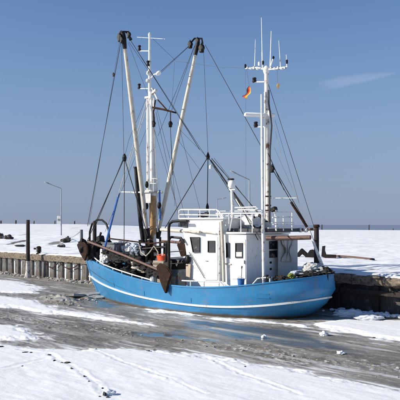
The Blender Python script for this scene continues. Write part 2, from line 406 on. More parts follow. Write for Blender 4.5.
def build_ice():
    ny, nx = 1000, 900
    Y = np.exp(np.linspace(math.log(9.0), math.log(70.0), ny))
    r = np.linspace(-0.46, 0.46, nx)
    YY, RR = np.meshgrid(Y, r, indexing='ij'); XX = RR * YY
    P, Qv = XX * QA.x + YY * QA.y, XX * QN.x + YY * QN.y
    jit = (fbm(P * 0.9, Qv * 2.2, 3, 5) - 0.5)
    jit2 = (fbm(P * 4, Qv * 7, 9, 4) - 0.5)
    def field(polys, j):
        s = np.full(P.shape, -9.0)
        for pl in polys: s = np.maximum(s, poly_sd(P, Qv, pix_poly(pl)))
        return s + j
    sd = field(SNOW_POLYS, jit * 0.9 + jit2 * 0.32)
    wet = sstep(-0.25, 0.55, field(WET_POLYS, jit * 1.3))
    near = sstep(-8.5, -9.6, Qv) * 0                      # placeholder for clarity
    # blown-on snow: thin streaks along the channel, breaking up over the slush
    streak = fbm(P * 0.35, Qv * 3.2, 21, 6, 0.55)
    dust = sstep(0.60, 0.74, streak) * (1 - wet)
    fine = fbm(P * 2.2, Qv * 9, 23, 5) - 0.5
    snow = np.clip(sstep(-0.07, 0.05, sd + fine * 0.22) + 0.30 * sstep(-0.5, 0.05, sd + fine * 1.3) * (1 - wet) + 0.75 * dust * sstep(-2.6, 0.0, sd), 0, 1)
    # heights: snow lies on the ice with a soft lip; slush has pressure ridges
    lip = sstep(0.0, 0.5, sd)
    fore = poly_sd(P, Qv, pix_poly(SNOW_POLYS[0]))
    h = 0.018 * sstep(-0.05, 0.20, sd) + 0.05 * lip
    h += sstep(0.1, 3.0, fore) * (0.13 * (fbm(P * 0.35, Qv * 0.5, 31, 4) - 0.35))
    wind = fbm(P * 1.1 + Qv * 0.4, Qv * 3.6, 41, 5) - 0.5
    h += snow * 0.022 * wind * sstep(0, 0.6, sd) + snow * 0.005 * (fbm(P * 9, Qv * 9, 43, 3) - 0.5)
    ridg = 1 - np.abs(2 * fbm(P * 0.9, Qv * 2.8, 51, 5) - 1)
    rough = (1 - snow) * (1 - wet)
    h += rough * (0.035 * np.maximum(ridg - 0.80, 0) / 0.2 * fbm(P * 3, Qv * 5, 55, 3) + 0.009 * (fbm(P * 3.5, Qv * 6, 53, 5) - 0.5))
    # rubble line half way over the channel
    rl = [to_pq(G(*q)) for q in ((0, 316), (55, 322), (100, 331), (160, 337), (240, 349), (330, 362), (430, 378))]
    pp = np.array([a[0] for a in rl]); qq = np.array([a[1] for a in rl])
    dq = Qv - np.interp(P, pp, qq) + (fbm(P * 0.5, P * 0.1, 61, 4) - 0.5) * 1.6
    band = np.exp(-(dq / 0.55) ** 2)
    crumb = fbm(P * 5.0, Qv * 9.0, 63, 4)
    h += rough * band * 0.045 * np.maximum(crumb - 0.45, 0) * 2
    # mounds of pushed-up ice left of the bow
    for (px, py, sx, sy, hh) in ((58, 301, 1.3, .6, .20), (66, 303, .9, .45, .14), (80, 299, 1.1, .3, .20), (92, 297, 1.0, .3, .18), (48, 299, .6, .3, .15)):
        c = to_pq(G(px, py)); g = np.exp(-((P - c[0]) / sx) ** 2 - ((Qv - c[1]) / sy) ** 2)
        h += hh * g * (0.35 + 1.1 * fbm(P * 3, Qv * 5, 71, 4))
    # cracks and an old track crossing the near snow
    for pts, wd, dp in ((((95, 352), (125, 366), (165, 380), (205, 398)), .05, .030), (((215, 363), (232, 373), (260, 383), (300, 398)), .055, .040),
                        (((20, 352), (50, 356), (58, 362), (72, 369), (84, 377), (98, 388), (104, 398)), .06, .035), (((0, 372), (25, 366), (45, 361)), .07, .025)):
        t = [to_pq(G(*q)) for q in pts]; dd = np.full(P.shape, 9.0)
        for (a, b) in zip(t[:-1], t[1:]):
            ex, ey = b[0] - a[0], b[1] - a[1]
            q = np.clip(((P - a[0]) * ex + (Qv - a[1]) * ey) / (ex * ex + ey * ey), 0, 1)
            dd = np.minimum(dd, np.hypot(P - a[0] - q * ex, Qv - a[1] - q * ey))
        dd = dd + (fbm(P * 5, Qv * 5, 77, 3) - 0.5) * 0.16
        h += 0.26 * (-dp * np.exp(-(dd / wd) ** 2) + dp * 0.7 * np.exp(-((dd - wd * 2.2) / wd) ** 2)) * (0.4 + 0.9 * fbm(P * 1.4, Qv * 1.4, 79, 3))
    h -= 0.012 * wet
    tone = fbm(P * 0.5, Qv * 2.6, 81, 6, 0.6)                # dark and pale bands of slush
    crumbs = sstep(0.66, 0.74, fbm(P * 8, Qv * 13, 83, 4)) * rough * np.clip(band + 0.25, 0, 1)
    vs = np.stack([XX, YY, h], -1).reshape(-1, 3)
    me = bpy.data.meshes.new('harbour_ice')
    idx = np.arange(ny * nx).reshape(ny, nx)
    fs = np.stack([idx[:-1, :-1], idx[:-1, 1:], idx[1:, 1:], idx[1:, :-1]], -1).reshape(-1, 4)
    # leave out everything behind the quay wall
    keep = (Qv[:-1, :-1] > QOFF - 0.5).reshape(-1); fs = fs[keep]
    me.vertices.add(len(vs)); me.vertices.foreach_set('co', vs.ravel())
    me.loops.add(fs.size); me.loops.foreach_set('vertex_index', fs.ravel())
    me.polygons.add(len(fs)); me.polygons.foreach_set('loop_start', np.arange(0, fs.size, 4)); me.polygons.foreach_set('loop_total', np.full(len(fs), 4))
    me.polygons.foreach_set('use_smooth', np.ones(len(fs), bool))
    me.update(); me.validate()
    for nm, arr in (('snow', snow), ('wet', wet), ('tone', tone), ('crumb', crumbs)):
        a = me.attributes.new(nm, 'FLOAT', 'POINT'); a.data.foreach_set('value', arr.ravel().astype(np.float32))
    m = bpy.data.materials.new('snow_and_slush'); m.use_nodes = True
    n, l = m.node_tree.nodes, m.node_tree.links; p = n['Principled BSDF']
    def at(nm): a = n.new('ShaderNodeAttribute'); a.attribute_name = nm; return a.outputs['Fac']
    def mix(f, a, b, t='RGBA'):
        x = n.new('ShaderNodeMix'); x.data_type = t; l.new(f, x.inputs[0])
        A, Bq, O = (6, 7, 2) if t == 'RGBA' else (2, 3, 0)
        for k, v in ((A, a), (Bq, b)):
            if hasattr(v, 'is_output'): l.new(v, x.inputs[k])
            else: x.inputs[k].default_value = (*v, 1) if t == 'RGBA' else v
        return x.outputs[O]
    geo = n.new('ShaderNodeNewGeometry')
    rot = n.new('ShaderNodeMapping'); rot.inputs['Rotation'].default_value = (0, 0, -math.atan2(QA.y, QA.x)); rot.inputs['Scale'].default_value = (1, 1, 1)
    l.new(geo.outputs['Position'], rot.inputs['Vector'])
    st = n.new('ShaderNodeMapping'); st.inputs['Scale'].default_value = (0.45, 2.6, 1); l.new(rot.outputs[0], st.inputs['Vector'])
    def noise(v, s, d=8, r=0.62):
        t = n.new('ShaderNodeTexNoise'); t.inputs['Scale'].default_value = s; t.inputs['Detail'].default_value = d; t.inputs['Roughness'].default_value = r
        l.new(v, t.inputs['Vector']); return t.outputs[0]
    def mr(v, a, b, c=0, d=1):
        x = n.new('ShaderNodeMapRange'); x.inputs['From Min'].default_value = a; x.inputs['From Max'].default_value = b
        x.inputs['To Min'].default_value = c; x.inputs['To Max'].default_value = d; l.new(v, x.inputs['Value']); return x.outputs[0]
    ice = mix(mr(at('tone'), 0.36, 0.66), (0.105, 0.09, 0.068), (0.37, 0.35, 0.315))
    ice = mix(mr(noise(st.outputs[0], 3.2), 0.35, 0.72), ice, (0.22, 0.195, 0.16))
    ice = mix(mr(noise(st.outputs[0], 14), 0.56, 0.72, 0, 0.55), ice, (0.50, 0.50, 0.49))
    ice = mix(mr(noise(st.outputs[0], 22), 0.58, 0.72, 0, 0.5), ice, (0.06, 0.055, 0.05))
    ice = mix(at('crumb'), ice, (0.62, 0.62, 0.60))
    ice = mix(at('wet'), ice, mix(mr(noise(st.outputs[0], 1.4), 0.4, 0.7), (0.10, 0.10, 0.098), (0.20, 0.20, 0.19)))
    snowc = mix(mr(noise(rot.outputs[0], 0.9), 0.3, 0.7), (0.85, 0.855, 0.86), (0.88, 0.88, 0.88))
    spk = mr(noise(rot.outputs[0], 30, 3), 0.74, 0.80, 0, 0.5)
    snowc = mix(spk, snowc, (0.30, 0.28, 0.25))
    l.new(mix(at('snow'), ice, snowc), p.inputs['Base Color'])
    l.new(mix(at('snow'), mix(at('wet'), mr(noise(st.outputs[0], 3), 0.3, 0.7, 0.34, 0.65), mr(noise(st.outputs[0], 2.5), 0.3, 0.7, 0.02, 0.12), 'FLOAT'), 0.75, 'FLOAT'), p.inputs['Roughness'])
    bmp = n.new('ShaderNodeBump'); bmp.inputs['Distance'].default_value = 0.03
    l.new(mix(at('snow'), mix(at('wet'), 0.40, 0.0, 'FLOAT'), 0.16, 'FLOAT'), bmp.inputs['Strength'])
    hh = n.new('ShaderNodeMath'); hh.operation = 'ADD'; l.new(noise(st.outputs[0], 9), hh.inputs[0]); l.new(noise(rot.outputs[0], 30), hh.inputs[1])
    l.new(hh.outputs[0], bmp.inputs['Height']); l.new(bmp.outputs[0], p.inputs['Normal'])
    me.materials.append(m)
    o = bpy.data.objects.new('harbour_ice', me); COL.objects.link(o); o['kind'] = 'structure'
    return Y, r, h
ICE_Y, ICE_R, ICE_H = build_ice()
def ice_z(x, y):
    if y < ICE_Y[0]: return 0.0
    i = min(int(np.searchsorted(ICE_Y, y)), len(ICE_Y) - 1); j = min(max(int(np.searchsorted(ICE_R, x / y)), 0), len(ICE_R) - 1)
    return float(ICE_H[i, j])
def GI(px, py):
    """the point of the ice or snow surface seen at a picture position"""
    p = G(px, py, 0.05)
    for _ in range(12): p = G(px, py, 0.5 * (p.z + ice_z(p.x, p.y)))
    return p

def snow_material():
    m = bpy.data.materials.new('open_snow'); m.use_nodes = True
    n, l = m.node_tree.nodes, m.node_tree.links; p = n['Principled BSDF']
    geo = n.new('ShaderNodeNewGeometry')
    mp = n.new('ShaderNodeMapping'); mp.inputs['Scale'].default_value = (0.35, 1, 1); l.new(geo.outputs['Position'], mp.inputs['Vector'])
    def noise(s, d=8, r=0.6):
        t = n.new('ShaderNodeTexNoise'); t.inputs['Scale'].default_value = s; t.inputs['Detail'].default_value = d; t.inputs['Roughness'].default_value = r
        l.new(mp.outputs[0], t.inputs['Vector']); return t.outputs[0]
    def mr(v, a, b, c=0, d=1):
        x = n.new('ShaderNodeMapRange'); x.inputs['From Min'].default_value = a; x.inputs['From Max'].default_value = b
        x.inputs['To Min'].default_value = c; x.inputs['To Max'].default_value = d; l.new(v, x.inputs['Value']); return x.outputs[0]
    def mix(f, a, b):
        x = n.new('ShaderNodeMix'); x.data_type = 'RGBA'; l.new(f, x.inputs[0])
        for k, v in ((6, a), (7, b)):
            if hasattr(v, 'is_output'): l.new(v, x.inputs[k])
            else: x.inputs[k].default_value = (*v, 1)
        return x.outputs[2]
    at = n.new('ShaderNodeAttribute'); at.attribute_name = 'bare'
    c = mix(mr(noise(0.12), 0.35, 0.65), (0.82, 0.825, 0.83), (0.88, 0.88, 0.88))
    c = mix(mr(noise(0.5), 0.64, 0.74, 0, 0.35), c, (0.55, 0.53, 0.48))
    c = mix(at.outputs['Fac'], c, mix(mr(noise(3), 0.4, 0.6), (0.05, 0.042, 0.035), (0.16, 0.14, 0.12)))
    l.new(c, p.inputs['Base Color']); p.inputs['Roughness'].default_value = 0.8
    b = n.new('ShaderNodeBump'); b.inputs['Strength'].default_value = 0.6; b.inputs['Distance'].default_value = 0.08
    l.new(noise(2.5), b.inputs['Height']); l.new(b.outputs[0], p.inputs['Normal'])
    return m
M_snow = snow_material()

def grid_mesh(name, verts, ny, nx, attr=None):
    me = bpy.data.meshes.new(name)
    idx = np.arange(ny * nx).reshape(ny, nx)
    fs = np.stack([idx[:-1, :-1], idx[:-1, 1:], idx[1:, 1:], idx[1:, :-1]], -1).reshape(-1, 4)
    me.vertices.add(len(verts)); me.vertices.foreach_set('co', verts.ravel())
    me.loops.add(fs.size); me.loops.foreach_set('vertex_index', fs.ravel())
    me.polygons.add(len(fs)); me.polygons.foreach_set('loop_start', np.arange(0, fs.size, 4)); me.polygons.foreach_set('loop_total', np.full(len(fs), 4))
    me.polygons.foreach_set('use_smooth', np.ones(len(fs), bool)); me.update(); me.validate()
    if attr:
        for k, a in attr.items(): x = me.attributes.new(k, 'FLOAT', 'POINT'); x.data.foreach_set('value', a.ravel().astype(np.float32))
    o = bpy.data.objects.new(name, me); COL.objects.link(o); o['kind'] = 'structure'
    return o

def field_height(X, Y):
    """height of the snow field behind the quay at world X, Y (numpy arrays)"""
    q = X * QN.x + Y * QN.y; back = np.maximum(QOFF - q, 0)
    amp = sstep(0.0, 3.0, back)
    h = QTOP + 0.03 + amp * (0.30 * (fbm(X * 0.16, Y * 0.16, 101, 4) - 0.5) + 0.18 * (fbm(X * 0.7, Y * 0.7, 103, 4) - 0.5))
    return h
def crest(r):
    """distance and height of the far edge of the snow field for a bearing r = X / Y"""
    px = 200 + r * FOC
    Yc = np.interp(px, (-100, 0, 140, 320, 400, 600), (120, 130, 150, 260, 300, 320))
    yc = np.interp(px, (-200, 0, 80, 140, 320, 400, 600), (222.6, 223.6, 224.2, 226.0, 229.8, 230.2, 230.5))
    return Yc, EYE + (HOR - yc) / FOC * Yc
def build_field():
    nx, ny = 620, 420
    r = np.linspace(-0.62, 0.62, nx)
    t = np.linspace(0, 1, ny) ** 2.4
    Yq = (QOFF) / (r * QN.x + QN.y)                       # where each bearing meets the quay line
    Yq = Yq + 0.42                                        # behind the cap beam
    Yc, zc = crest(r)
    YY = Yq[None] + (Yc - Yq)[None] * t[:, None]; XX = r[None] * YY
    tt = np.repeat(t[:, None], nx, 1)
    k = sstep(0.0, 1.0, tt)
    Z = field_height(XX, YY) * (1 - k) + (zc[None] + 0.12 * (fbm(XX * 0.05, YY * 0.02, 111, 3) - 0.5)) * k
    bare = np.zeros_like(Z)
    # dark wind-bared streaks on the field, where the photograph has them
    for (px, py, sx, sy, am) in ((18, 245.5, 4.5, .9, 1), (55, 246, 6, .8, .8), (10, 242, 3, .5, .4), (372, 269, 4, .8, .75), (350, 271, 5, .7, .5), (392, 273, 5, .8, .6), (384, 251.5, 4, .4, .3), (335, 253, 3, .4, .25), (345, 277, 6, .6, .4), (75, 238, 3, .4, .3), (25, 241.5, 3, .5, .4)):
        c = G(px, py, QTOP); s = c.y / FOC
        nz = (fbm(XX * 1.6, YY * 1.0, 121, 5) - 0.5)
        g = np.exp(-((XX - c.x) / (sx * s)) ** 2 - ((YY - c.y) / (sy * s * c.y / 2.0)) ** 2)
        bare = np.maximum(bare, am * sstep(0.30, 0.62, g + nz * 0.9))
    Z = Z - 0.05 * bare + 0.07 * bare * fbm(XX * 3, YY * 3, 131, 3)
    # far slope down to the sea behind the crest
    extra = []
    for a, dz in ((25, 1.2), (60, 3.2), (90, 6.0)):
        extra.append(np.stack([r * (Yc + a), Yc + a, np.full(nx, 0.0) + np.maximum(zc - dz, -1.5 if a < 90 else -3)], -1))
    V = np.concatenate([np.stack([XX, YY, Z], -1)] + [e[None] for e in extra], 0)
    bare = np.concatenate([bare, np.zeros((3, nx))], 0)
    o = grid_mesh('snow_field', V.reshape(-1, 3), ny + 3, nx, {'bare': bare})
    o.data.materials.append(M_snow)
build_field()

def build_sheets():
    # the near bank and surroundings beyond the detailed ice, one sheet a little lower
    X = np.array([-400.0, -60, -20, 0, 20, 60, 400]); Yv = np.array([-400.0, -60, 0, 9.3, 30, 75])
    XX, YY = np.meshgrid(X, Yv); V = np.stack([XX, YY, np.full(XX.shape, -0.25)], -1)
    o = grid_mesh('ground', V.reshape(-1, 3), len(Yv), len(X)); o.data.materials.append(M_snow)
    m = bpy.data.materials.new('sea_water'); m.use_nodes = True
    n, l = m.node_tree.nodes, m.node_tree.links; p = n['Principled BSDF']
    p.inputs['Base Color'].default_value = (0.19, 0.225, 0.31, 1); p.inputs['Roughness'].default_value = 0.6
    t = n.new('ShaderNodeTexNoise'); t.inputs['Scale'].default_value = 0.05; t.inputs['Detail'].default_value = 8
    geo = n.new('ShaderNodeNewGeometry'); l.new(geo.outputs['Position'], t.inputs['Vector'])
    b = n.new('ShaderNodeBump'); b.inputs['Strength'].default_value = 0.3; b.inputs['Distance'].default_value = 1.0
    l.new(t.outputs[0], b.inputs['Height']); l.new(b.outputs[0], p.inputs['Normal'])
    X = np.linspace(-30000, 30000, 9); Yv = np.array([76.0, 500, 3000, 12000, 40000])
    XX, YY = np.meshgrid(X, Yv); V = np.stack([XX, YY, np.full(XX.shape, -0.6)], -1)
    o = grid_mesh('sea', V.reshape(-1, 3), len(Yv), len(X)); o.data.materials.append(m)
build_sheets()

# ------------------------------------------------------------------ the quay
QP0, QP1 = -58.0, -8.0
quay = thing('quay_wall', 'long harbour quay wall of grey sheet piling under weathered timber cap beams', 'quay wall', Q(-35, 0, 0))
def build_quay():
    mb = MB()
    A, C = Q(QP0, -0.30, -0.5), Q(QP1, -0.30, -0.5)
    mb.prism([Q(QP0, -0.30, -0.4), Q(QP1, -0.30, -0.4), Q(QP1, -0.9, -0.4), Q(QP0, -0.9, -0.4)], (0, 0, 0.4 + QTOP - 0.06))
    build('wall_core', mb, M_frost, quay)
    M_darkwall = mat('dark_wall', (0.05, 0.045, 0.042), 0.7, 0.3, 2.5, wear_or_glint=(0.14, 0.13, 0.12), patch_amt=0.18, patch_scale=3, bump=0.5, bump_scale=8)  # darker panels for the right-hand stretch of the wall
    rzz = math.atan2(QA.y, QA.x)
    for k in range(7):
        build('wall_panel', MB().box(Q(-20.4 + k * 1.86, -0.24, 0.36), (1.80, 0.16, 1.5), Matrix.Rotation(rzz, 3, 'Z'), .025), M_darkwall, quay)
    rz = math.atan2(QA.y, QA.x)
    # piles: wide grey planks with frosted gaps between them
    shapes = []
    for k in range(5):
        rnd = random.Random(40 + k); mb = MB(); wd = 0.62 + rnd.uniform(-.06, .08)
        tw = rnd.uniform(-.05, .05)
        v = [(-wd / 2, 0, -.45), (wd / 2, 0, -.45), (wd / 2 - .02, 0, QZ), (-wd / 2 + .02 + tw * .3, 0, QZ)]
        ch = 0.04
        front = [(x + (ch if x < 0 else -ch), -0.16 + rnd.uniform(-.02, .02), z) for x, y, z in v]
        back = [(x, 0.06, z) for x, y, z in v]; mid = [(x, -0.12, z) for x, y, z in v]
        mb.add(front + mid + back, [(0, 1, 2, 3), (0, 3, 7, 4), (3, 2, 6, 7), (2, 1, 5, 6), (1, 0, 4, 5)]
               + [(4 + i, 4 + (i + 1) % 4, 8 + (i + 1) % 4, 8 + i) for i in range(4)])
        me = bpy.data.meshes.new('pile'); me.from_pydata(mb.v, [], mb.f); me.update()
        bm = bmesh.new(); bm.from_mesh(me); bmesh.ops.recalc_face_normals(bm, faces=bm.faces[:]); bm.to_mesh(me); bm.free()
        me.materials.append(M_pile); shapes.append(me)
    Mi = ROOT[quay.name].inverted()
    p = QP0 + 0.5; rnd = random.Random(5)
    while p < QP1:
        if p > -21.2: break
        o = bpy.data.objects.new('pile', rnd.choice(shapes)); COL.objects.link(o); o.parent = quay
        o.location = Mi @ Q(p, -0.30, 0); o.rotation_euler = (0, rnd.uniform(-.012, .012), rz)
        p += 0.98 + rnd.uniform(-.07, .07)
    # cap beams: long squared timbers laid end to end, worn at the edges
    for k in range(6):
        build('pile', MB().box(Q(-19.5 + k * 1.86, -0.06, 0.33), (.22, .2, 1.56), Matrix.Rotation(rz, 3, 'Z'), .03), M_dkwood, quay)
    p = QP0
    while p < QP1:
        ln = rnd.uniform(3.6, 4.6); n = 14; mb = MB(); vs = []
        prof = [(-.02, QZ), (.0, QTOP - .08), (-.06, QTOP), (-.44, QTOP + .01), (-.46, QZ)]
        for i in range(n + 1):
            for (o_, z) in prof:
                vs.append(Q(p + 0.015 + (ln - .03) * i / n, o_ + rnd.uniform(-.025, .015), z + rnd.uniform(-.025, .02)))
        m = len(prof)
        fs = [(i * m + k, i * m + (k + 1) % m, (i + 1) * m + (k + 1) % m, (i + 1) * m + k) for i in range(n) for k in range(m)]
        fs += [tuple(range(m)), tuple(range(n * m, n * m + m))]
        mb.add(vs, fs); build('cap_beam', mb, M_brownwood, quay, angle=30); p += ln
    # a lower waler along the right-hand stretch, and bent fender chains on the left
    mb = MB()
    for k in range(3):
        mb = MB().box(Q(-19.2 + k * 3.6, 0.115, 0.86), (3.5, 0.16, 0.20), Matrix.Rotation(rz, 3, 'Z'), 0.02)
        build('waler', mb, M_dkwood, quay)
    for (x0, x1, y0, sg) in ((45, 58, 262, .35), (60, 78, 263, .30)):
        a = Q(*[(to_pq(D(x0, y0, QOFF / (ray(x0, 0)[0] * QN.x + QN.y)))[0]), 0.0, 1.05]); b = Q(to_pq(D(x1, y0, QOFF / (ray(x1, 0)[0] * QN.x + QN.y)))[0], 0.0, 1.05)
        pts = [a.lerp(b, i / 10) + Vector((0, 0, -sg * 4 * (i / 10) * (1 - i / 10))) for i in range(11)]
        build('fender_chain', MB().tube(pts, 0.03, 6), M_iron, quay)
    # snow lying along the top of the cap beams, ragged edge
    n = 700; rows = 7; P = np.linspace(QP0, QP1, n)
    edge = -0.06 + 0.18 * (fbm(P * 0.8, P * 0 + 3, 201, 5) - 0.55)
    V = []
    for j in range(rows):
        t = j / (rows - 1)
        o_ = edge * (1 - t) + (-0.85) * t
        z = QTOP - 0.03 + (0.10 + 0.05 * (fbm(P * 1.5, P * 0 + t * 3, 203, 4) - 0.5)) * np.minimum(1, (t * 3.0)) ** 0.5
        V.append(np.stack([QA.x * P + QN.x * (QOFF + o_), QA.y * P + QN.y * (QOFF + o_), z], -1))
    o = grid_mesh('snow_cover', np.concatenate(V, 0), rows, n)
    del o['kind']; o.data.materials.append(M_snow)
    o.data.transform(ROOT[quay.name].inverted()); o.parent = quay
build_quay()

def quay_p(px):
    """position along the quay seen at picture column px"""
    rx = ray(px, 0)[0]; d = QOFF / (rx * QN.x + QN.y); return to_pq((rx * d, d))[0]

# lit timber lying on the quay edge, far right
lg = thing('timber_log', 'cracked brown timber baulk on the quay edge at the far right', 'log', Q(quay_p(398), -0.2, QTOP))
mb = MB(); rnd = random.Random(3); pts = []; rr = []
for i in range(12):
    pts.append(Q(quay_p(386) + i * 0.16, 0.05, 1.30 + rnd.uniform(-.02, .02))); rr.append(0.19 + rnd.uniform(-.02, .02))
mb.tube(pts, rr, 9); build('log', mb, M_brownwood, lg)
build('snow_cap', MB().blob(Q(quay_p(394), -0.05, 1.49), (1.0, .3, .12), .25, 5, 2, Matrix.Rotation(math.atan2(QA.y, QA.x), 3, 'Z')), M_snowlump, lg)

# ------------------------------------------------------------------ mooring piles and small quay things
t = thing('mooring_pile', 'tall dark mooring pile before the quay, pale and iced at its foot', 'mooring pile', D(28, 274, 46.3) * Vector((1, 1, 0)) if False else Vector((ray(28, 0)[0] * 46.6, 46.6, 0)), 0, 'mooring piles')
bx = ROOT[t.name].translation
build('shaft', MB().tube([bx + Vector((0, 0, z)) for z in (1.05, 2.2, 3.3, 3.84)], [.135, .13, .125, .12], 12), M_dkwood, t)
build('iced_foot', MB().tube([bx + Vector((0, 0, z)) for z in (-.3, .1, .35, .8, 1.10)], [.25, .24, .165, .15, .145], 12), M_icywood, t)
t = thing('mooring_pile', 'thick dark brown mooring pile on the quay behind the stern', 'mooring pile', Vector((ray(316.5, 0)[0] * 30.2, 30.2, 1.4)), 0, 'mooring piles')
bx = ROOT[t.name].translation
build('shaft', MB().tube([bx + Vector((0, 0, z)) for z in (-.3, .6, 1.5, 2.0)], [.115, .112, .11, .10], 12), M_dkwood, t)
build('cap', MB().tube([bx + Vector((0, 0, z)) for z in (2.0, 2.03, 2.12)], [.13, .145, .12], 12), M_iron, t)
t = thing('bollard', 'small dark bollard on the quay cap beam beside the tall mooring pile', 'bollard', Q(quay_p(35.5), -0.25, QTOP))
bx = ROOT[t.name].translation
build('post', MB().lathe(bx, [(0.0, 0), (.2, 0), (.18, .06), (.11, .12), (.10, .36), (.17, .40), (.17, .48), (.08, .54), (0, .55)], 12), M_iron, t)
build('mooring_rope', MB().tube([bx + Vector((.16 * math.cos(a), .16 * math.sin(a), .16 + .014 * a)) for a in [i * .5 for i in range(30)]], .03, 5), M_rope, t)
lg = tag(build('driftwood', MB().blob(G(34, 257, 1.2), (0.01, .01, .01), 0, 1, 1), M_dkwood), '', '') if False else None

def lamp(px, ytop, ybase, xarm, yarm, d, label, box=False):
    base = D(px, ybase, d); z1 = D(px, ytop, d).z
    t = thing('street_lamp', label, 'street lamp', base, 0, 'street lamps on the snow field')
    build('pole', MB().tube([base + Vector((0, 0, -.3)), base + Vector((0, 0, 1.0)), Vector((base.x, base.y, z1))], [.085, .08, .055], 10), M_galv, t)
    e = D(xarm, yarm, d); e.y = base.y
    s = Vector((base.x, base.y, z1))
    build('arm', MB().tube([s + Vector((0, 0, -.05)), s + Vector((-.05, 0, 0.02)), s.lerp(e, .5), e], .05, 8), M_galv, t)
    dr = (e - s).normalized()
    build('lamp_head', MB().blob(e - dr * .02, (.75, .28, .17), .03, 2, 2, Matrix.Rotation(math.atan2(-dr.z, dr.x) if dr.x > 0 else math.atan2(dr.z, -dr.x), 3, 'Y')), M_galv, t)
    if box:
        c = D(59.2, 220, d); hs = 8 / FOC * d
        build('sign_box', MB().box((c.x + .02, base.y - .14, c.z), (3.6 / FOC * d, .16, hs), None, .02), M_signwhite, t)
        build('sign_band', MB().box((c.x + .02, base.y - .235, c.z + .02), (2.8 / FOC * d, .012, hs * .25)), mat('sign_grey', (.30, .28, .27), .6), t)
    return t
lamp(61.2, 188.6, 241.5, 47, 183, 82.0, 'grey street lamp with a white box on its pole, left of the boat', True)
lamp(249.5, 180, 238, 233.5, 172.5, 62.0, 'nearer grey street lamp rising behind the wheelhouse beside the white searchlight')
lamp(217.2, 199.5, 236, 224.2, 198.2, 105.0, 'small distant street lamp just left of the white searchlight, arm to the right')

# posts along the far edge of the snow field
def far_post(px, ytop, label, wd=.12):
    r = ray(px, 0)[0]; Yc, zc = crest(np.array([r])); Yc, zc = float(Yc[0]), float(zc[0])
    bx = Vector((r * Yc, Yc - 1.0, zc - .2)); zt = D(px, ytop, Yc).z
    o = build('fence_post', MB().tube([bx, bx + Vector((0, 0, .5)), Vector((bx.x + .02, bx.y, zt))], [wd * 1.05, wd, wd * .85], 7), M_dkwood, None, loc=bx)
    return tag(o, label, 'post', 'fence posts on the far edge of the snow')
PLAB = {2.5: 'low dark far post at the left edge of the picture', 17.3: 'low dark far post second from the left edge', 35.3: 'small far post just right of the tall dark mooring pile', 56: 'small far post close left of the lamp with the white box',
        75.5: 'small far post right of the lamp with the white box', 95: 'tiny far post seen behind the bow hoop', 112: 'tiny far post seen just left of the blue prop'}
for px, yt, wd in ((2.5, 220.6, .13), (17.3, 220.2, .14), (35.3, 220.9, .10), (56, 220.6, .10), (75.5, 221.0, .12), (95, 222.6, .1), (112, 223, .09)):
    far_post(px, yt, PLAB.get(px, 'low dark post on the far edge of the snow, left of the boat'), wd)
far_post(321.4, 224.6, 'dark far post just right of the mooring pile behind the stern', .20)
far_post(368.4, 224.8, 'lone dark post on the snowy horizon at the far right', .20)
far_post(392.5, 228.4, 'short stub post on the snowy horizon at the far right', .18)

# scrap and stones on the snow field
def field_z(x, y): return float(field_height(np.array([x]), np.array([y]))[0])
def field_surface(x, y):
    r = x / y; Yc, zc = crest(np.array([r])); Yq = QOFF / (r * QN.x + QN.y) + 0.42
    t = min(max((y - Yq) / (float(Yc[0]) - Yq), 0), 1); k = t * t * (3 - 2 * t)
    return field_z(x, y) * (1 - k) + float(zc[0]) * k
def on_field(px, py):
    c = G(px, py, QTOP)
    for _ in range(25): c = G(px, py, 0.6 * c.z + 0.4 * min(field_surface(c.x, c.y), 3.2))
    return c
def stone(px, py, wpx, hpx, seed, label, group='dark stones on the snow field'):
    c = on_field(px, py); s = c.y / FOC
    mb = MB().blob((c.x, c.y, c.z + hpx * s * .38), (wpx * s, wpx * s * .8, hpx * s), .28, seed, 3, None, .75)
    o = build('boulder', mb, M_rock, None, loc=c, angle=60); return tag(o, label, 'boulder', group)
stone(1, 238.5, 6, 6, 3, 'dark boulder at the left edge of the picture on the snow')
stone(8.5, 239.2, 8.5, 4.8, 4, 'wide low dark boulder next to the left edge boulder')
stone(66, 242, 11, 4.6, 5, 'wide dark boulder at the foot of the lamp with the box')
stone(68, 240, 5, 4, 6, 'small dark boulder on top of the heap beside the lamp')
stone(62, 247.3, 8, 4.2, 7, 'dark snow-dusted boulder in front of the lamp foot')
stone(20, 246.5, 9, 2.2, 8, 'flat dark slab of mud near the quay, left of the mooring pile')
stone(35, 249.5, 3, 2, 9, 'little dark stone behind the bollard')
def plank(name, a, b, r, label, cat, m=M_iron, group=None, seg=6):
    o = build(name, MB().tube([a, a.lerp(b, .5), b], r, seg), m, None, loc=a.lerp(b, .5)); return tag(o, label, cat, group)
a, b = D(60, 244, 46.5), D(80, 230, 44)
# rusty bent girders and an anchor behind the stern
def zig(pts, z0, wd, label, name='scrap_girder'):
    y0 = max(on_field(px, py).y for px, py in pts if py > 254)
    P = [D(px, py, y0) for px, py in pts]
    o = build(name, MB().prism(P, (0.15, wd, 0)), M_dkwood, None, loc=P[0]); return tag(o, label, 'scrap metal', 'scrap lying on the quay behind the stern')
zig([(294.3, 257), (301, 248.6), (305.5, 252.8), (309.5, 257.5), (307, 258), (301.5, 253.6), (297.5, 257.6)], 1.55, .35, 'peaked dark scrap girder, the left one behind the stern')
zig([(305, 257.2), (309.8, 250), (311.5, 249.6), (315.5, 253), (315.5, 258), (312, 258)], 1.55, .35, 'peaked dark scrap girder touching the mooring pile behind the stern')
an = thing('scrap_anchor', 'dark L-shaped scrap frame lying right of the mooring pile', 'scrap metal', on_field(328, 258))
yy = on_field(328, 258).y
build('upright', MB().prism([D(x, y, yy) for x, y in ((321.3, 256.5), (322.2, 246.2), (324.7, 245.8), (324.3, 250.5), (325.6, 254.5), (325.0, 257.8))], (.1, .3, 0)), M_dkwood, an)
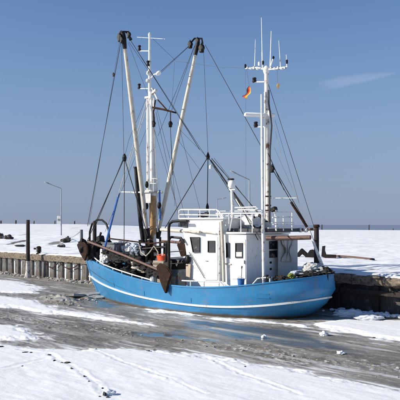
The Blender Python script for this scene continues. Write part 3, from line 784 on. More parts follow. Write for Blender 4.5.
build('foot', MB().prism([D(x, y, yy - .02) for x, y in ((325.3, 254.6), (335.5, 254.9), (335.8, 257.8), (325.0, 257.9))], (.1, .35, 0)), M_dkwood, an)
a = on_field(335, 257.6) + Vector((0, 0, .10)); b = on_field(374, 260.6) + Vector((0, 0, .08))
rod = thing('long_pole', 'long thin brown pole lying on the snow right of the scrap frame', 'pole', a)
build('shaft', MB().tube([a, a.lerp(b, .5) + Vector((0, 0, .02)), b], [.07, .06, .045], 7), M_brownbeam, rod)
build('tip', MB().blob(b - Vector((.1, 0, 0)), (.32, .14, .13), .2, 3, 1), M_black, rod)

# ------------------------------------------------------------------ THE BOAT
boat = thing('fishing_boat', 'blue and white fishing cutter frozen in beside the quay, twin booms raised', 'fishing boat', BORG, BANG)

SHEER_PX = [(86.5, 257.5), (93, 262), (100, 266.5), (120, 274), (145, 281), (170, 286.3), (200, 288.6), (225, 287.5), (250, 285), (280, 281.6), (310, 278), (333, 275.5)]
Z0 = -0.5
BOWTOP = B(86, 257, 0).x; BOWWL = B(99.5, 296, 0).x
def prof_us(t): return np.interp(t, (0, .25, .5, .75, 1.0), (1.4, 0.65, -0.08, -0.46, -0.38))
def prof_ub(t): return np.interp(t, (0, .25, .6, 1.0), (BOWWL - .35, BOWWL, BOWWL + .55, BOWTOP))
def prof_b(t): return np.interp(t, (0, .25, .5, 1.0), (1.75, 2.08, 2.25, 2.33))
def hb_t(u, t):
    us, ub, b = prof_us(t), prof_ub(t), prof_b(t)
    s = np.clip((u - us) / (ub - us), 0, 1)
    e = np.interp(t, (0, 1), (1.7, 2.5))
    ster = np.sqrt(np.clip(1 - (1 - np.clip(s / .36, 0, 1)) ** 2.3, 0, 1))
    bow = 1 - np.clip((s - .46) / .54, 0, 1) ** e
    return b * ster * bow
# sheer heights: find each measured point on the hull side
us_, zs_ = [], []
for (px, py) in SHEER_PX:
    v = 1.5
    for _ in range(25):
        q = B(px, py, v); v = 0.5 * v + 0.5 * float(hb_t(q.x, 1.0))
    us_.append(q.x); zs_.append(q.z)
o_ = np.argsort(us_); SU, SZ = np.array(us_)[o_], np.array(zs_)[o_]
_pf = np.polyfit(SU, SZ, 4)
def sheer(u):
    u = np.clip(u, SU[0] - .1, SU[-1] + .1); return np.polyval(_pf, u)
def hull_hb(u, z):
    t = np.clip((z - Z0) / (sheer(u) - Z0), 0, 1); return hb_t(u, t)
def outline(t, n=64, inset=0.0):
    """closed ring at hull level t: stern -> port -> bow -> starboard"""
    us, ub = prof_us(t) + inset, prof_ub(t) - inset * 1.6
    k = np.linspace(0, 1, n); s = 0.5 - 0.5 * np.cos(np.pi * k); s = 0.35 * s + 0.65 * (s * s * (3 - 2 * s)) if False else s
    u = us + (ub - us) * s
    hb = np.maximum(hb_t(u, t) - inset, 0)
    hb[0] = 0; hb[-1] = 0
    port = [(u[i], hb[i]) for i in range(n)]; star = [(u[i], -hb[i]) for i in range(n - 2, 0, -1)]
    return port + star
def ringmesh(rings):
    m = len(rings[0]); vs = [p for r_ in rings for p in r_]; fs = []
    for i in range(len(rings) - 1):
        for k in range(m):
            k2 = (k + 1) % m; fs.append((i * m + k, i * m + k2, (i + 1) * m + k2, (i + 1) * m + k))
    return vs, fs
rings = []
for t in np.linspace(0, 1, 17):
    rings.append([(u, v, Z0 + (sheer(u) - Z0) * t) for u, v in outline(t)])
inn = outline(0.99, 64, .09)
rings.append([(u, v, sheer(u)) for u, v in inn])
rings.append([(u, v, sheer(u) - .66) for u, v in outline(.85, 64, .11)])
vs, fs = ringmesh(rings)
hull = build('hull', MB().add(vs, fs), M_hull, boat, boat=True, angle=50)
dk = [(u, v, sheer(u) - .60) for u, v in outline(.85, 64, .05)]
mb = MB(); n = 64; m = len(dk); fs = []
mb.add(dk, [(0, 1, m - 1)] + [(i, i + 1, m - i - 1, m - i) for i in range(1, n - 2)] + [(n - 2, n - 1, n)])
build('deck', mb, M_deck, boat, boat=True)
# bulwark capping
r1 = [(u, v, sheer(u) + .004) for u, v in outline(1.0, 64, -.03)]; r2 = [(u, v, sheer(u) + .05) for u, v in outline(1.0, 64, -.025)]
r3 = [(u, v, sheer(u) + .05) for u, v in outline(.99, 64, .11)]; r4 = [(u, v, sheer(u) + .004) for u, v in outline(.99, 64, .11)]
vs, fs = ringmesh([r1, r2, r3, r4, r1]); build('bulwark_cap', MB().add(vs, fs), M_hull, boat, boat=True, angle=30)
# white rubbing strake, as measured along the side
ST_PX = [(91, 276), (100, 283.3), (115, 289), (130, 293.3), (155, 299.5), (180, 304.2), (220, 307.3), (250, 306.3), (280, 303.6), (305, 300.6), (336, 296.3)]
su, sz = [], []
for (px, py) in ST_PX:
    v = 1.5
    for _ in range(25):
        q = B(px, py, v); v = .5 * v + .5 * float(hull_hb(q.x, q.z))
    su.append(q.x); sz.append(q.z)
o_ = np.argsort(su); _ps = np.polyfit(np.array(su)[o_], np.array(sz)[o_], 3)
def strake(side):
    lo = next(x for x in np.linspace(-.8, .6, 1401) if hull_hb(x, np.polyval(_ps, x)) > .004)
    k_ = np.linspace(0, 1, 120); u = lo + (max(su) + .12 - lo) * (0.35 * k_ + 0.65 * k_ ** 2.2); vs = []; fs = []
    for x in u:
        z = np.polyval(_ps, x); h1 = hull_hb(x, z)
        d_ = (hull_hb(x + .02, z) - hull_hb(max(x - .02, lo), z)) / (x + .02 - max(x - .02, lo)); nl = math.hypot(d_, 1)
        for (dz, o2) in ((-.042, -.03), (-.032, .055), (.032, .055), (.042, -.03)):
            vs.append((x - d_ / nl * o2, side * (h1 + o2 / nl), z + dz))
    for i in range(len(u) - 1):
        for k in range(3): fs.append((i * 4 + k, i * 4 + k + 1, (i + 1) * 4 + k + 1, (i + 1) * 4 + k))
    fs += [(0, 1, 2, 3), (len(u) * 4 - 4, len(u) * 4 - 3, len(u) * 4 - 2, len(u) * 4 - 1)]
    build('rubbing_strake', MB().add(vs, fs), M_stripe, hull, boat=True)
strake(1); strake(-1)
# freeing ports: outlined flaps in the side
def on_hull(px, py, extra=0.0):
    v = 1.5
    for _ in range(25):
        q = B(px, py, v); v = .5 * v + .5 * (float(hull_hb(q.x, q.z)) + extra)
    return q
for (px, py) in ((112, 284.5), (141, 293), (187, 300.0), (263, 296)):
    q = on_hull(px, py)
    for sd in (1, -1):
        mb = MB(); vs = []
        for (du, dz) in ((-.22, -.09), (.22, -.09), (.22, .09), (-.22, .09)):
            h = float(hull_hb(q.x + du, q.z + dz)); vs.append((q.x + du, sd * (h + .014), q.z + dz))
        vi = [(x, y - sd * .06, z) for x, y, z in vs]
        mb.add(vs + vi, [(0, 1, 2, 3)] + [(i, (i + 1) % 4, 4 + (i + 1) % 4, 4 + i) for i in range(4)])
        build('freeing_port', mb, M_hull, hull, boat=True, smooth=False)
# stem bar
pts = []
for t in np.linspace(0.12, 1.0, 14):
    u = float(prof_ub(t)); pts.append((u + .01, 0, Z0 + (float(sheer(u)) - Z0) * t))
build('stem_bar', MB().tube(pts, .055, 8), M_hull, hull, boat=True)

def tubes(name, paths, r, m, parent=boat, seg=8):
    mb = MB()
    for p in paths: mb.tube(p, r, seg)
    return build(name, mb, m, parent, boat=True)
def stay(a, b, r=.013, m=M_wire, sag=0.0, name='stay'):
    a, b = Vector(a), Vector(b); n = 9 if sag else 2
    r = r * 0.78
    pts = [a.lerp(b, i / (n - 1)) + Vector((0, 0, -sag * 4 * (i / (n - 1)) * (1 - i / (n - 1)))) for i in range(n)]
    return build(name, MB().tube(pts, r, 6), m, boat, boat=True)

# deck rails above the bulwark
def rail_path(pxs, dz=0.0, side=1):
    out = []
    for px, py in pxs:
        q = on_hull(px, py, -.10); out.append(Vector((q.x, side * q.y, q.z)))
    return out
fr = thing if False else None
RP = [(91.5, 254.8), (97, 260), (104, 264.6), (113, 268.2), (122, 271.2), (132, 274.4), (142, 277.4), (152, 280.2)]
fore_rail = build('fore_rail', MB().tube(rail_path(RP), .028, 8), M_rail, boat, boat=True)
build('fore_rail', MB().tube(rail_path(RP, side=-1), .028, 8), M_rail, boat, boat=True)
for px, py in RP[0::1]:
    for sd in (1, -1):
        q = rail_path([(px, py)], side=sd)[0]
        build('stanchion', MB().tube([q, (q.x, q.y, float(sheer(q.x)) + .02)], .02, 6), M_rail, fore_rail, boat=True)
# side rails by the wheelhouse
sr = [on_hull(x, y, -.15) for x, y in ((182, 280.6), (190, 281), (218, 281.6), (219.5, 281.6), (224.5, 287.2))]
side_rail = build('side_rail', MB().tube(sr, .028, 8), M_rail, boat, boat=True)
for px in (190.5, 204, 219):
    q = on_hull(px, 281.3, -.15); build('stanchion', MB().tube([q, (q.x, q.y, float(sheer(q.x)) + .02)], .024, 6), M_rail, side_rail, boat=True)
for ps in (((218.5, 281.6), (221.5, 281.6), (226.5, 286.6)), ((252, 285), (257.5, 278.6), (263, 277.8), (272, 277.6)), ((263, 283.4), (263, 277.8)), ((270, 282.6), (270, 277.6))):
    build('side_rail', MB().tube([on_hull(x, y, -.15) for x, y in ps], .026, 8), M_rail, boat, boat=True)

# ---- wheelhouse
HV = 1.5
uF_b, uF_t, uM, uA = 5.33, 5.60, 3.45, 2.34
zR, zA = 3.70, 3.16
zD = 0.35
mb = MB()
side = [(uF_b, zD), (uF_b, 2.30), (uF_t, zR), (uM, zR + .03), (uM, zD)]
mb.prism([(u, HV, z) for u, z in side], (0, -2 * HV, 0))
house = build('wheelhouse', mb, M_white, boat, boat=True, smooth=False)
build('roof', MB().box(((uF_t + uM) / 2, 0, zR + .055), (uF_t - uM + .18, 2 * HV + .16, .07), None, .025), M_white, house, boat=True)
def window(px, m_parent, v=HV, blind=0.0, bars=False):
    """px: four picture corners of a window (top left, top right, bottom right, bottom left) on the port side"""
    P = [B(x, y, v + .034) for x, y in px]; c = sum(P, Vector()) / 4
    W = [c + (p - c) * 1.0 for p in P]
    pane = MB().prism([p + Vector((0, -.02, 0)) for p in P], (0, .012, 0)); build('window_pane', pane, M_window, m_parent, boat=True, smooth=False)
    fr = MB()
    O = [c + (p - c) * 1.0 + (p - c).normalized() * .032 for p in P]
    for i in range(4):
        j = (i + 1) % 4
        fr.prism([P[i] + Vector((0, -.02, 0)), P[j] + Vector((0, -.02, 0)), O[j] + Vector((0, -.02, 0)), O[i] + Vector((0, -.02, 0))], (0, .045, 0))
    build('window_frame', fr, M_rubber, m_parent, boat=True, smooth=False)
    if blind:
        q = [P[0].lerp(P[3], 1 - blind), P[1].lerp(P[2], 1 - blind), P[2].lerp(P[1], .03), P[3].lerp(P[0], .03)]
        qq = [x.lerp(sum(q, Vector()) / 4, .08) + Vector((0, -.004, 0)) for x in q]
        build('blind', MB().prism(qq, (0, .008, 0)), M_curtain, m_parent, boat=True, smooth=False)
window([(190.4, 237.5), (199.3, 237.7), (199.3, 251.7), (193.2, 251.9)], house)
window([(208.3, 241.3), (214.6, 241.3), (214.6, 251.8), (208.3, 251.8)], house)
# pale shapes, as of reflections and things inside, are painted into the panes
# door outline with hinges
door = [B(x, y, HV) for x, y in ((205.2, 236.6), (217.8, 236.8), (217.8, 280), (205.2, 280))]
build('door', MB().prism([p + Vector((0, .002, 0)) for p in door], (0, .022, 0)), M_white, house, boat=True, smooth=False)
for y in (243, 258, 274): q = B(217.9, y, HV + .03); build('hinge', MB().box(q, (.05, .03, .16), None, .008), M_galv, house, boat=True)
q = B(206.6, 261, HV + .04); build('door_handle', MB().box(q, (.14, .03, .03), None, .008), M_galv, house, boat=True)
# grey pipe along the side, a handrail and a diagonal ladder strap
build('rain_gutter', MB().tube([B(x, y, HV + .05) for x, y in ((183, 231.0), (197, 231.8), (208, 232.4), (216, 233.6))], .035, 8), M_boom, house, boat=True)
build('corner_pipe', MB().tube([B(x, y, HV + .12) for x, y in ((221.6, 221), (222.4, 240), (223.4, 262), (224, 282))], .065, 10), M_boom, house, boat=True)
build('corner_post', MB().tube([B(x, y, HV + .06) for x, y in ((219.4, 222), (219.4, 283))], .04, 8), M_rail, house, boat=True)
build('chain', MB().tube([B(x, y, HV + .05) for x, y in ((189, 252), (197.5, 266), (204.5, 278))], .014, 6), M_wire, house, boat=True)
# front: dark lower opening and a tan locker on the port corner
build('front_flap', MB().prism([B(x, y, HV + .05) for x, y in ((186.6, 264), (191.2, 264), (190.4, 280), (186.8, 280))], (0, .05, 0)), mat('beige_locker', (.50, .40, .30), .6, .1, 5), house, boat=True)
build('vent_cowl', MB().blob(B(187.6, 259.3, HV + .08), (.30, .20, .36), .10, 4, 2), M_black, house, boat=True)
# hooded visor over the front windows
vz = 3.58
build('visor', MB().prism([B(x, y, 1.545) for x, y in ((178.5, 221.6), (187.5, 221.8), (187.0, 227.6), (178, 226.8))], (0, -3.09, 0)), M_window, house, boat=True, smooth=False)
build('visor_hood', MB().prism([B(x, y, 1.56) for x, y in ((177.6, 220.2), (188, 220.0), (188, 221.5), (177.6, 221.5))], (0, -3.12, 0)), M_darkroof, house, boat=True, smooth=False)
# aft part, lower roof
mb = MB(); mb.prism([(uM - .004, HV - .02, zD), (uM - .004, HV - .02, zA), (uA, HV - .02, zA - .03), (uA, HV - .02, zD)], (0, -2 * HV + .04, 0))
aft = build('aft_cabin', mb, M_white, boat, boat=True, smooth=False)
build('roof', MB().box(((uM + uA) / 2 - .02, 0, zA + .03), (uM - uA + .06, 2 * HV + .10, .08), None, .02), M_white, aft, boat=True)
window([(235.8, 243.6), (242.2, 243.6), (242.2, 257.2), (235.8, 257.2)], aft, HV - .02, .40)
window([(226.4, 243.4), (229, 243.4), (229, 257), (226.4, 257)], aft, HV - .02)
dd = [B(x, y, HV - .02) for x, y in ((232.6, 238.8), (245.6, 239.4), (245.6, 279), (232.6, 279))]
build('door', MB().prism([p + Vector((0, .002, 0)) for p in dd], (0, .018, 0)), M_white, aft, boat=True, smooth=False)
q = B(244.2, 262, HV + .02); build('door_handle', MB().box(q, (.03, .04, .14), None, .008), M_galv, aft, boat=True)
q = B(228, 264, HV + .01); build('name_board', MB().box(q, (.30, .02, .05), None, .005), M_boom, aft, boat=True)
# stern-facing windows and plates
def aft_window(px):
    P = [BU(x, y, uA - .042) for x, y in px]; c = sum(P, Vector()) / 4
    build('window_pane', MB().prism([p + Vector((.02, 0, 0)) for p in P], (-.012, 0, 0)), M_window, aft, boat=True, smooth=False)
    fr = MB(); O = [p + (p - c).normalized() * .03 for p in P]
    for i in range(4):
        j = (i + 1) % 4; e = Vector((.02, 0, 0)); fr.prism([P[i] + e, P[j] + e, O[j] + e, O[i] + e], (-.045, 0, 0))
    build('window_frame', fr, M_rubber, aft, boat=True, smooth=False)
aft_window([(269.6, 241.6), (276.6, 241.2), (276.6, 248.6), (269.6, 249)])
aft_window([(269.8, 251), (276.4, 250.8), (276.4, 257), (269.8, 257.4)])
P = [BU(x, y, uA) for x, y in ((258.6, 238.6), (277.8, 237.6), (277.8, 277), (258.6, 279))]
build('door', MB().prism(P, (-.03, 0, 0)), M_white, aft, boat=True, smooth=False)
for y in (262.5, 269): q = BU(270.8, y, uA - .05); build('hinge', MB().box(q, (.04, .10, .08), None, .008), M_black, aft, boat=True)
# canvas shelter on the starboard quarter, tied in the middle
def canvas():
    nz, nv = 15, 17; vs, fs = [], []
    for i in range(nz):
        t = i / (nz - 1)
        for k in range(nv):
            s = k / (nv - 1)
            waist = 1 - .68 * math.exp(-((t - .5) / .26) ** 2)
            xx = 288 + (s - .5) * 13.0 * waist; yy = 240 + t * 21.5
            q = BU(xx, yy, 1.95 + .06 * math.sin(s * 19 + t * 2) * (1 - waist * .5) - .05 * math.sin(math.pi * t))
            vs.append(q)
    for i in range(nz - 1):
        for k in range(nv - 1): fs.append((i * nv + k, i * nv + k + 1, (i + 1) * nv + k + 1, (i + 1) * nv + k))
    vs2 = [v + Vector((.015, 0, 0)) for v in vs]; n = len(vs)
    MBq = MB().add(vs, fs).add(vs2, [tuple(reversed(f)) for f in fs])
    return build('canvas_curtain', MBq, M_canvas, aft, boat=True)
canvas()
sh = MB().prism([BU(x, y, 2.02) for x, y in ((279.2, 238.6), (297.6, 238), (297.6, 275), (279.2, 276.5))], (.06, 0, 0))
build('shelter_bulkhead', sh, mat('pale_grey_paint', (.52, .52, .51), .6, .08, 4, streak=((.35, .28, .2), .4, 8)), aft, boat=True, smooth=False)
build('shelter_side', MB().prism([(2.08, BU(297.4, 240, 2.05).y, z) for z in (.4, 3.05)] + [(3.6, BU(297.4, 240, 2.05).y, z) for z in (3.05, .4)], (0, .05, 0)), M_white, aft, boat=True, smooth=False)

# dark steel gantry beam across the aft roof, brown with rust
gb = build('gantry_beam', MB().tube([B(266.5, 238.2, 1.0), B(288, 238.0, 0.9), B(310.5, 237.4, .8)], [.085, .09, .085], 10), M_brownbeam, boat, boat=True)
build('gantry_beam', MB().tube([B(262, 230.2, -.9), B(285, 230.0, -1.0), B(315, 229.2, -1.1)], [.05, .055, .05], 8), M_brownbeam, boat, boat=True)
for px in (300.5, 306): build('shackle', MB().lathe(B(px, 230, -1.05), [(.0, -.09), (.09, -.06), (.09, .06), (0, .09)], 8, 'x'), M_rail, gb, boat=True)

# ---- roof rails and gear on the wheelhouse
rr = build('roof_rail', MB().tube([B(x, y, 1.42) for x, y in ((179.2, 219), (179.2, 210.6), (181, 209.6), (216, 209.7), (219, 211.2), (225.5, 221))], .032, 8), M_rail, boat, boat=True)
for (y0, y1, v) in ((214.6, 215.2, 1.42), (209.7, 210.0, -1.42), (214.8, 215.2, -1.42)):
    build('rail_bar', MB().tube([B(180, y0, v) if v > 0 else Vector((5.9, v, B(190, y0 - 209.7 + 210, 1.42).z)), B(219, y1, v) if v > 0 else Vector((3.3, v, B(190, y1 - 209.7 + 210, 1.42).z))], .024, 8), M_rail, rr, boat=True)
for px in (188.5, 200, 209.5, 217.8):
    q = B(px, 209.7, 1.42); build('rail_post', MB().tube([q, (q.x, q.y, zR + .05)], .022, 6), M_rail, rr, boat=True)
q = B(203, 215.2, .9); rw = build('roof_winch', MB().box(q, (.36, .26, .16), None, .03), M_black, boat, boat=True)
build('lamp', MB().lathe(q + Vector((-.25, .05, .03)), [(0, -.1), (.09, -.09), (.10, .08), (0, .1)], 10, 'x'), M_black, rw, boat=True)
build('bracket', MB().box(q + Vector((0, 0, -.22)), (.08, .08, .34), None, .01), M_galv, rw, boat=True)
# upper rails over the aft roof
ar = build('aft_roof_rail', MB().tube([B(x, y, 1.40) for x, y in ((216, 213.6), (262, 213.2))], .03, 8), M_rail, boat, boat=True)
build('rail_bar', MB().tube([B(x, y, 1.40) for x, y in ((235, 207.6), (256, 207), (258, 208.5), (255, 209.5), (238, 209.6))], .026, 8), M_rail, ar, boat=True)
for px, y1 in ((229, 231), (241, 232.5), (252.4, 233), (262, 233)):
    build('rail_post', MB().tube([B(px, 213.4, 1.40), B(px, y1, 1.40)], .022, 6), M_rail, ar, boat=True)
for a, b in (((219, 213.8), (226, 226)), ((229.6, 231), (233, 214)), ((223, 213.5), (219.6, 226))):
    build('rail_brace', MB().tube([B(*a, 1.42), B(*b, 1.42)], .024, 6), M_rail, ar, boat=True)
sr2 = build('stern_roof_rail', MB().tube([BU(272.5, 217.5, 1.2), BU(292.2, 216.9, 1.2), B(292.2, 228, BU(292.2, 228, 1.2).y)], .026, 8), M_rail, boat, boat=True)
for (y, x0, x1) in ((212.3, 274, 292), (222.6, 272, 294), (224.5, 273, 294), (228, 268, 296)):
    build('rail_bar', MB().tube([BU(x0, y, 1.2), BU(x1, y - .2, 1.2)], .017 if y < 213 else .024, 6), M_rail, sr2, boat=True)
for px in (276.2, 283.4, 292): build('rail_post', MB().tube([BU(px, 216 if px < 290 else 211.6, 1.2), BU(px, 231, 1.2)], .022, 6), M_rail, sr2, boat=True)
fl = build('flood_light', MB().box(BU(274, 209.3, 1.25), (.22, .20, .16), Matrix.Rotation(.4, 3, 'Y'), .03), M_black, boat, boat=True)
build('lens', MB().box(BU(274, 209.3, 1.25) + Vector((-.115, 0, -.045)), (.01, .16, .12), Matrix.Rotation(.4, 3, 'Y')), M_lamp_glass, fl, boat=True)
build('post', MB().tube([BU(274.8, 211, 1.25), BU(275.8, 230, 1.25)], .022, 6), M_rail, fl, boat=True)
# dark coated top and equipment boxes of the aft roof
build('roof_top', MB().box((2.55, -.05, zA + .14), (2.1, 2.5, .14), None, .02), M_darkroof, aft, boat=True)
for (px, py, sx, sy, sz_, m, nm) in ((240, 220.5, .42, .4, .40, M_white, 'life_raft_case'),):
    pass
bx = B(241, 226.6, .3)
lr = thing('life_raft', 'white life raft canister on the aft cabin roof', 'life raft', BOAT @ Vector((bx.x, bx.y, bx.z)), BANG)
build('canister', MB().tube([(bx.x - .36, bx.y, bx.z + .2), (bx.x - .33, bx.y, bx.z + .2), (bx.x + .33, bx.y, bx.z + .2), (bx.x + .36, bx.y, bx.z + .2)], [.15, .2, .2, .15], 14), M_white, lr, boat=True)
build('cradle', MB().box((bx.x, bx.y, bx.z - .02), (.6, .34, .08), None, .01), M_galv, lr, boat=True)
build('strap', MB().tube([(bx.x - .01, bx.y, bx.z + .2), (bx.x + .02, bx.y, bx.z + .2)], .206, 14), M_black, lr, boat=True)
bx = B(251.5, 225, .5)
lr = thing('equipment_box', 'square white locker on the aft cabin roof beside the life raft', 'box', BOAT @ bx, BANG)
build('body', MB().box(bx + Vector((0, 0, .16)), (.42, .4, .34), None, .02), M_white, lr, boat=True)
build('lid', MB().box(bx + Vector((0, 0, .35)), (.46, .44, .05), None, .012), M_white, lr, boat=True)
bx = B(257.5, 222, .6)
lb = thing('life_ring', 'white and dark life ring on the aft roof rail', 'life ring', BOAT @ bx, BANG)
pts = [bx + Vector((.26 * math.cos(a), 0, .26 * math.sin(a))) for a in [i * math.pi / 8 for i in range(17)]]
build('ring', MB().tube(pts, .055, 8), M_black, lb, boat=True)
build('band', MB().tube([bx + Vector((.26 * math.cos(a), 0, .26 * math.sin(a))) for a in (1.2, 1.4, 1.6, 1.8)], .06, 8), M_white, lb, boat=True)

# ---- white searchlight / radome on its post
v0 = .6
dp = build('searchlight_post', MB().tube([B(232.6, 232, v0), B(232.6, 206, v0), B(231.8, 190, v0)], [.075, .07, .065], 10), M_rail, boat, boat=True)
c = B(231.6, 184.2, v0)
build('dome', MB().lathe(c, [(0, -.17), (.09, -.16), (.15, -.08), (.155, .0), (.14, .09), (.08, .15), (0, .17)], 16), M_white, dp, boat=True)
build('bracket', MB().box(c + Vector((-.05, 0, -.22)), (.32, .10, .05), None, .01), M_rail, dp, boat=True)
build('cap', MB().box(c + Vector((.03, 0, .20)), (.24, .18, .06), None, .02), M_black, dp, boat=True)

# ---- foremast
mast = build('foremast', MB().tube([B(155.0, 262, 0), B(152.6, 222, 0), B(152.3, 190, 0), B(152.0, 130, 0), B(151.2, 96, 0)], [.125, .12, .115, .11, .085], 14), M_white_pole, boat, boat=True)
build('lower_mast', MB().tube([B(152.9, 258, 0), B(152.8, 232, 0), B(152.5, 196, 0)], [.16, .155, .15], 14), M_orange_mast, mast, boat=True)
build('mast_ladder', MB().tube([B(147.8, 196, .05), B(147.6, 150, .05), B(147.4, 99, .05)], [.06, .058, .05], 8), M_white_pole, mast, boat=True)
build('mast_pipe', MB().tube([B(157.6, 232, -.2), B(155.4, 170, -.1), B(153.6, 98, 0)], .035, 8), M_white_pole, mast, boat=True)
topm = build('topmast', MB().tube([B(149.6, 104, 0), B(149.6, 70, 0), B(149.6, 36, 0), B(149.7, 33, 0)], [.075, .065, .05, .04], 10), M_white_pole, mast, boat=True)
build('mast_finial', MB().lathe(B(149.6, 34.8, 0), [(0, -.10), (.06, -.09), (.07, .03), (.03, .10), (0, .12)], 10), M_white_pole, mast, boat=True)
build('antenna_arm', MB().tube([B(137, 37.2, 0), B(149.6, 38, 0), B(165, 39, 0)], .012, 6), M_rail, mast, boat=True)
def mast_lamp(px, py, xm, ym, u=0.0):
    e = B(px, py, u); s = B(xm, ym, 0)
    br = build('lamp_bracket', MB().tube([s, B(px, ym, u)], .022, 6), M_rail, mast, boat=True)
    build('mast_lamp', MB().lathe(e, [(0, -.12), (.075, -.12), (.075, -.05), (.055, -.04), (.055, .05), (.085, .06), (.06, .12), (0, .13)], 10), M_black, mast, boat=True)
mast_lamp(139.4, 48, 150, 51, 0); mast_lamp(139.2, 86.4, 151, 88.6, 0); mast_lamp(148.0, 63.4, 149.6, 66, .2)
q = B(158.4, 73.2, 0); build('flood_lamp', MB().blob(q, (.30, .22, .18), .06, 3, 2, Matrix.Rotation(.5, 3, 'Y')), M_white, mast, boat=True)
build('lamp_bracket', MB().tube([B(151, 78, 0), B(154, 74.5, 0), q], .03, 6), M_rail, mast, boat=True)
for px, py in ((148, 73), (147.4, 80.5)): build('mast_fitting', MB().blob(B(px, py, .1), (.16, .16, .2), .15, int(px * 10), 1), M_rail, mast, boat=True)
build('mast_collar', MB().tube([B(151.2, 99, 0), B(151.0, 92, 0)], [.13, .12], 12), M_white_pole, mast, boat=True)
build('mast_bracket', MB().box(B(149, 97.4, .02), (.42, .2, .10), None, .02).box(B(154, 92, 0), (.34, .14, .12), Matrix.Rotation(.5, 3, 'Y'), .02).tube([B(152, 88, 0), B(157.5, 99.5, 0)], .04, 6), M_white_rusty, mast, boat=True)
build('mast_chain', MB().tube([B(155.5, 100, 0), B(153.6, 112, 0), B(154.4, 121, 0)], .03, 6), M_iron, mast, boat=True)
ct = build('crosstree', MB().tube([B(152.5, 107.4, 0), B(163, 109.4, 0), B(176, 112.8, 0)], [.05, .045, .035], 8), M_iron, mast, boat=True)
build('crosstree_brace', MB().tube([B(158, 100, 0), B(167, 110, 0)], .03, 6), M_iron, mast, boat=True)
def block(q, s=1.0, nm='block', parent=None):
    s *= .8
    b = MB().lathe(q, [(0, -.05 * s), (.07 * s, -.05 * s), (.085 * s, 0), (.07 * s, .05 * s), (0, .05 * s)], 10, 'y')
    b.tube([q + Vector((0, 0, .06 * s)), q + Vector((0, 0, .13 * s))], .018 * s, 6)
    b.box(q + Vector((0, 0, -.02 * s)), (.10 * s, .12 * s, .22 * s), None, .02 * s)
    return build(nm, b, M_black, parent or mast, boat=True)
for px, py in ((153.6, 123.5), (170.4, 123.8)):
    block(B(px, py, 0), 1.5); build('hook', MB().tube([B(px, py - 16 + 4, 0), B(px, py - 2, 0)], .02, 6), M_iron, mast, boat=True)
# white platform with guard rail round the mast
pl = build('mast_platform', MB().box(B(147, 192.5, 0), (1.05, .8, .07), None, .01), mat('pale_platform_paint', (.55, .55, .54), .6, .12, 4), mast, boat=True)
build('platform_plate', MB().prism([B(x, y, .3) for x, y in ((138.5, 190), (151, 190), (151, 203), (144, 203))], (0, .03, 0)), mat('pale_platform_paint', (.55, .55, .54)), mast, boat=True)
build('platform_arm', MB().tube([B(121, 192, .25), B(140, 192.4, .1)], .03, 6), M_rail, mast, boat=True)
build('platform_arm', MB().tube([B(152, 192, -.1), B(162.5, 192.4, -.1)], .05, 8), M_boom, mast, boat=True)
for px in (153.5, 158.8):
    build('platform_rail', MB().tube([B(px, 192, .2), B(px, 178, .2)], .018, 6), M_rail, mast, boat=True)
for y in (178.5, 183.5): build('platform_rail', MB().tube([B(150, y, .2), B(159, y, .2)], .016, 6), M_rail, mast, boat=True)
for (px, py) in ((146.6, 206), (159.3, 205.5), (146.8, 184.6)): build('mast_lantern', MB().blob(B(px, py, .25), (.18, .18, .32), .08, int(px), 2), M_black, mast, boat=True)
build('mast_halyard', MB().tube([B(160.2, 220, .1), B(159.4, 190, .1)], .045, 8), M_blue_rope, mast, boat=True)
# thick black exhaust pipe beside the mast
ex = build('exhaust_pipe', MB().tube([B(143.2, 243, .35), B(140.6, 222, .35), B(138.0, 195, .35), B(136.0, 170, .35), B(135.6, 167.4, .35)], [.10, .10, .095, .085, .085], 12), M_black, boat, boat=True)
build('rain_cap', MB().lathe(B(135.6, 167.2, .35), [(0, .03), (.10, .02), (.11, -.03), (0, -.05)], 10), M_black, ex, boat=True)

# ---- trawl booms, raised
H1, H2 = B(123.4, 36, 1.9), B(197.6, 44, -2.0)
F1, F2 = B(147.5, 236, .35), B(157.5, 236, -.35)
def boom(F, H, tag_):
    d = (H - F); 
    bo = build('trawl_boom', MB().tube([F, F.lerp(H, .3), F.lerp(H, .7), H], [.088, .104, .098, .075], 12), M_boom, boat, boat=True)
    build('boom_shoe', MB().tube([F - d.normalized() * .12, F + d.normalized() * .35], .14, 10), M_black, bo, boat=True)
    hd = build('boom_head', MB().tube([H - d.normalized() * .55, H - d.normalized() * .1, H + d.normalized() * .12], [.085, .115, .09], 10), M_black, bo, boat=True)
    return bo
b1 = boom(F1, H1, 1); b2 = boom(F2, H2, 2)
for q, s in ((H1 + Vector((.10, .1, -.05)), 2.0), (H1 + Vector((.1, .05, .12)), 1.2), (H1 + Vector((-.28, -.05, .02)), 1.5), (B(121.8, 39.5, 2), 1.6)): block(q, s, 'boom_block', b1)
for q, s in ((B(201.6, 47.8, -2.0), 2.2), (B(190.2, 44.3, -1.8), 1.9), (H2 + Vector((0, 0, .16)), 1.6)): block(q, s, 'boom_block', b2)
build('head_arm', MB().tube([B(127.8, 32, 1.6), B(121.6, 31.8, 2.0)], .045, 8), M_black, b1, boat=True)
build('head_arm', MB().tube([B(190.4, 43.4, -1.8), B(194.5, 38.5, -2), B(201.8, 38.6, -2.1), B(202.6, 44, -2.1)], .045, 8), M_black, b2, boat=True)
build('head_arm', MB().tube([B(127, 32.5, 1.7), B(130.8, 39.8, 1.4)], [.05, .075], 8), M_black, b1, boat=True)

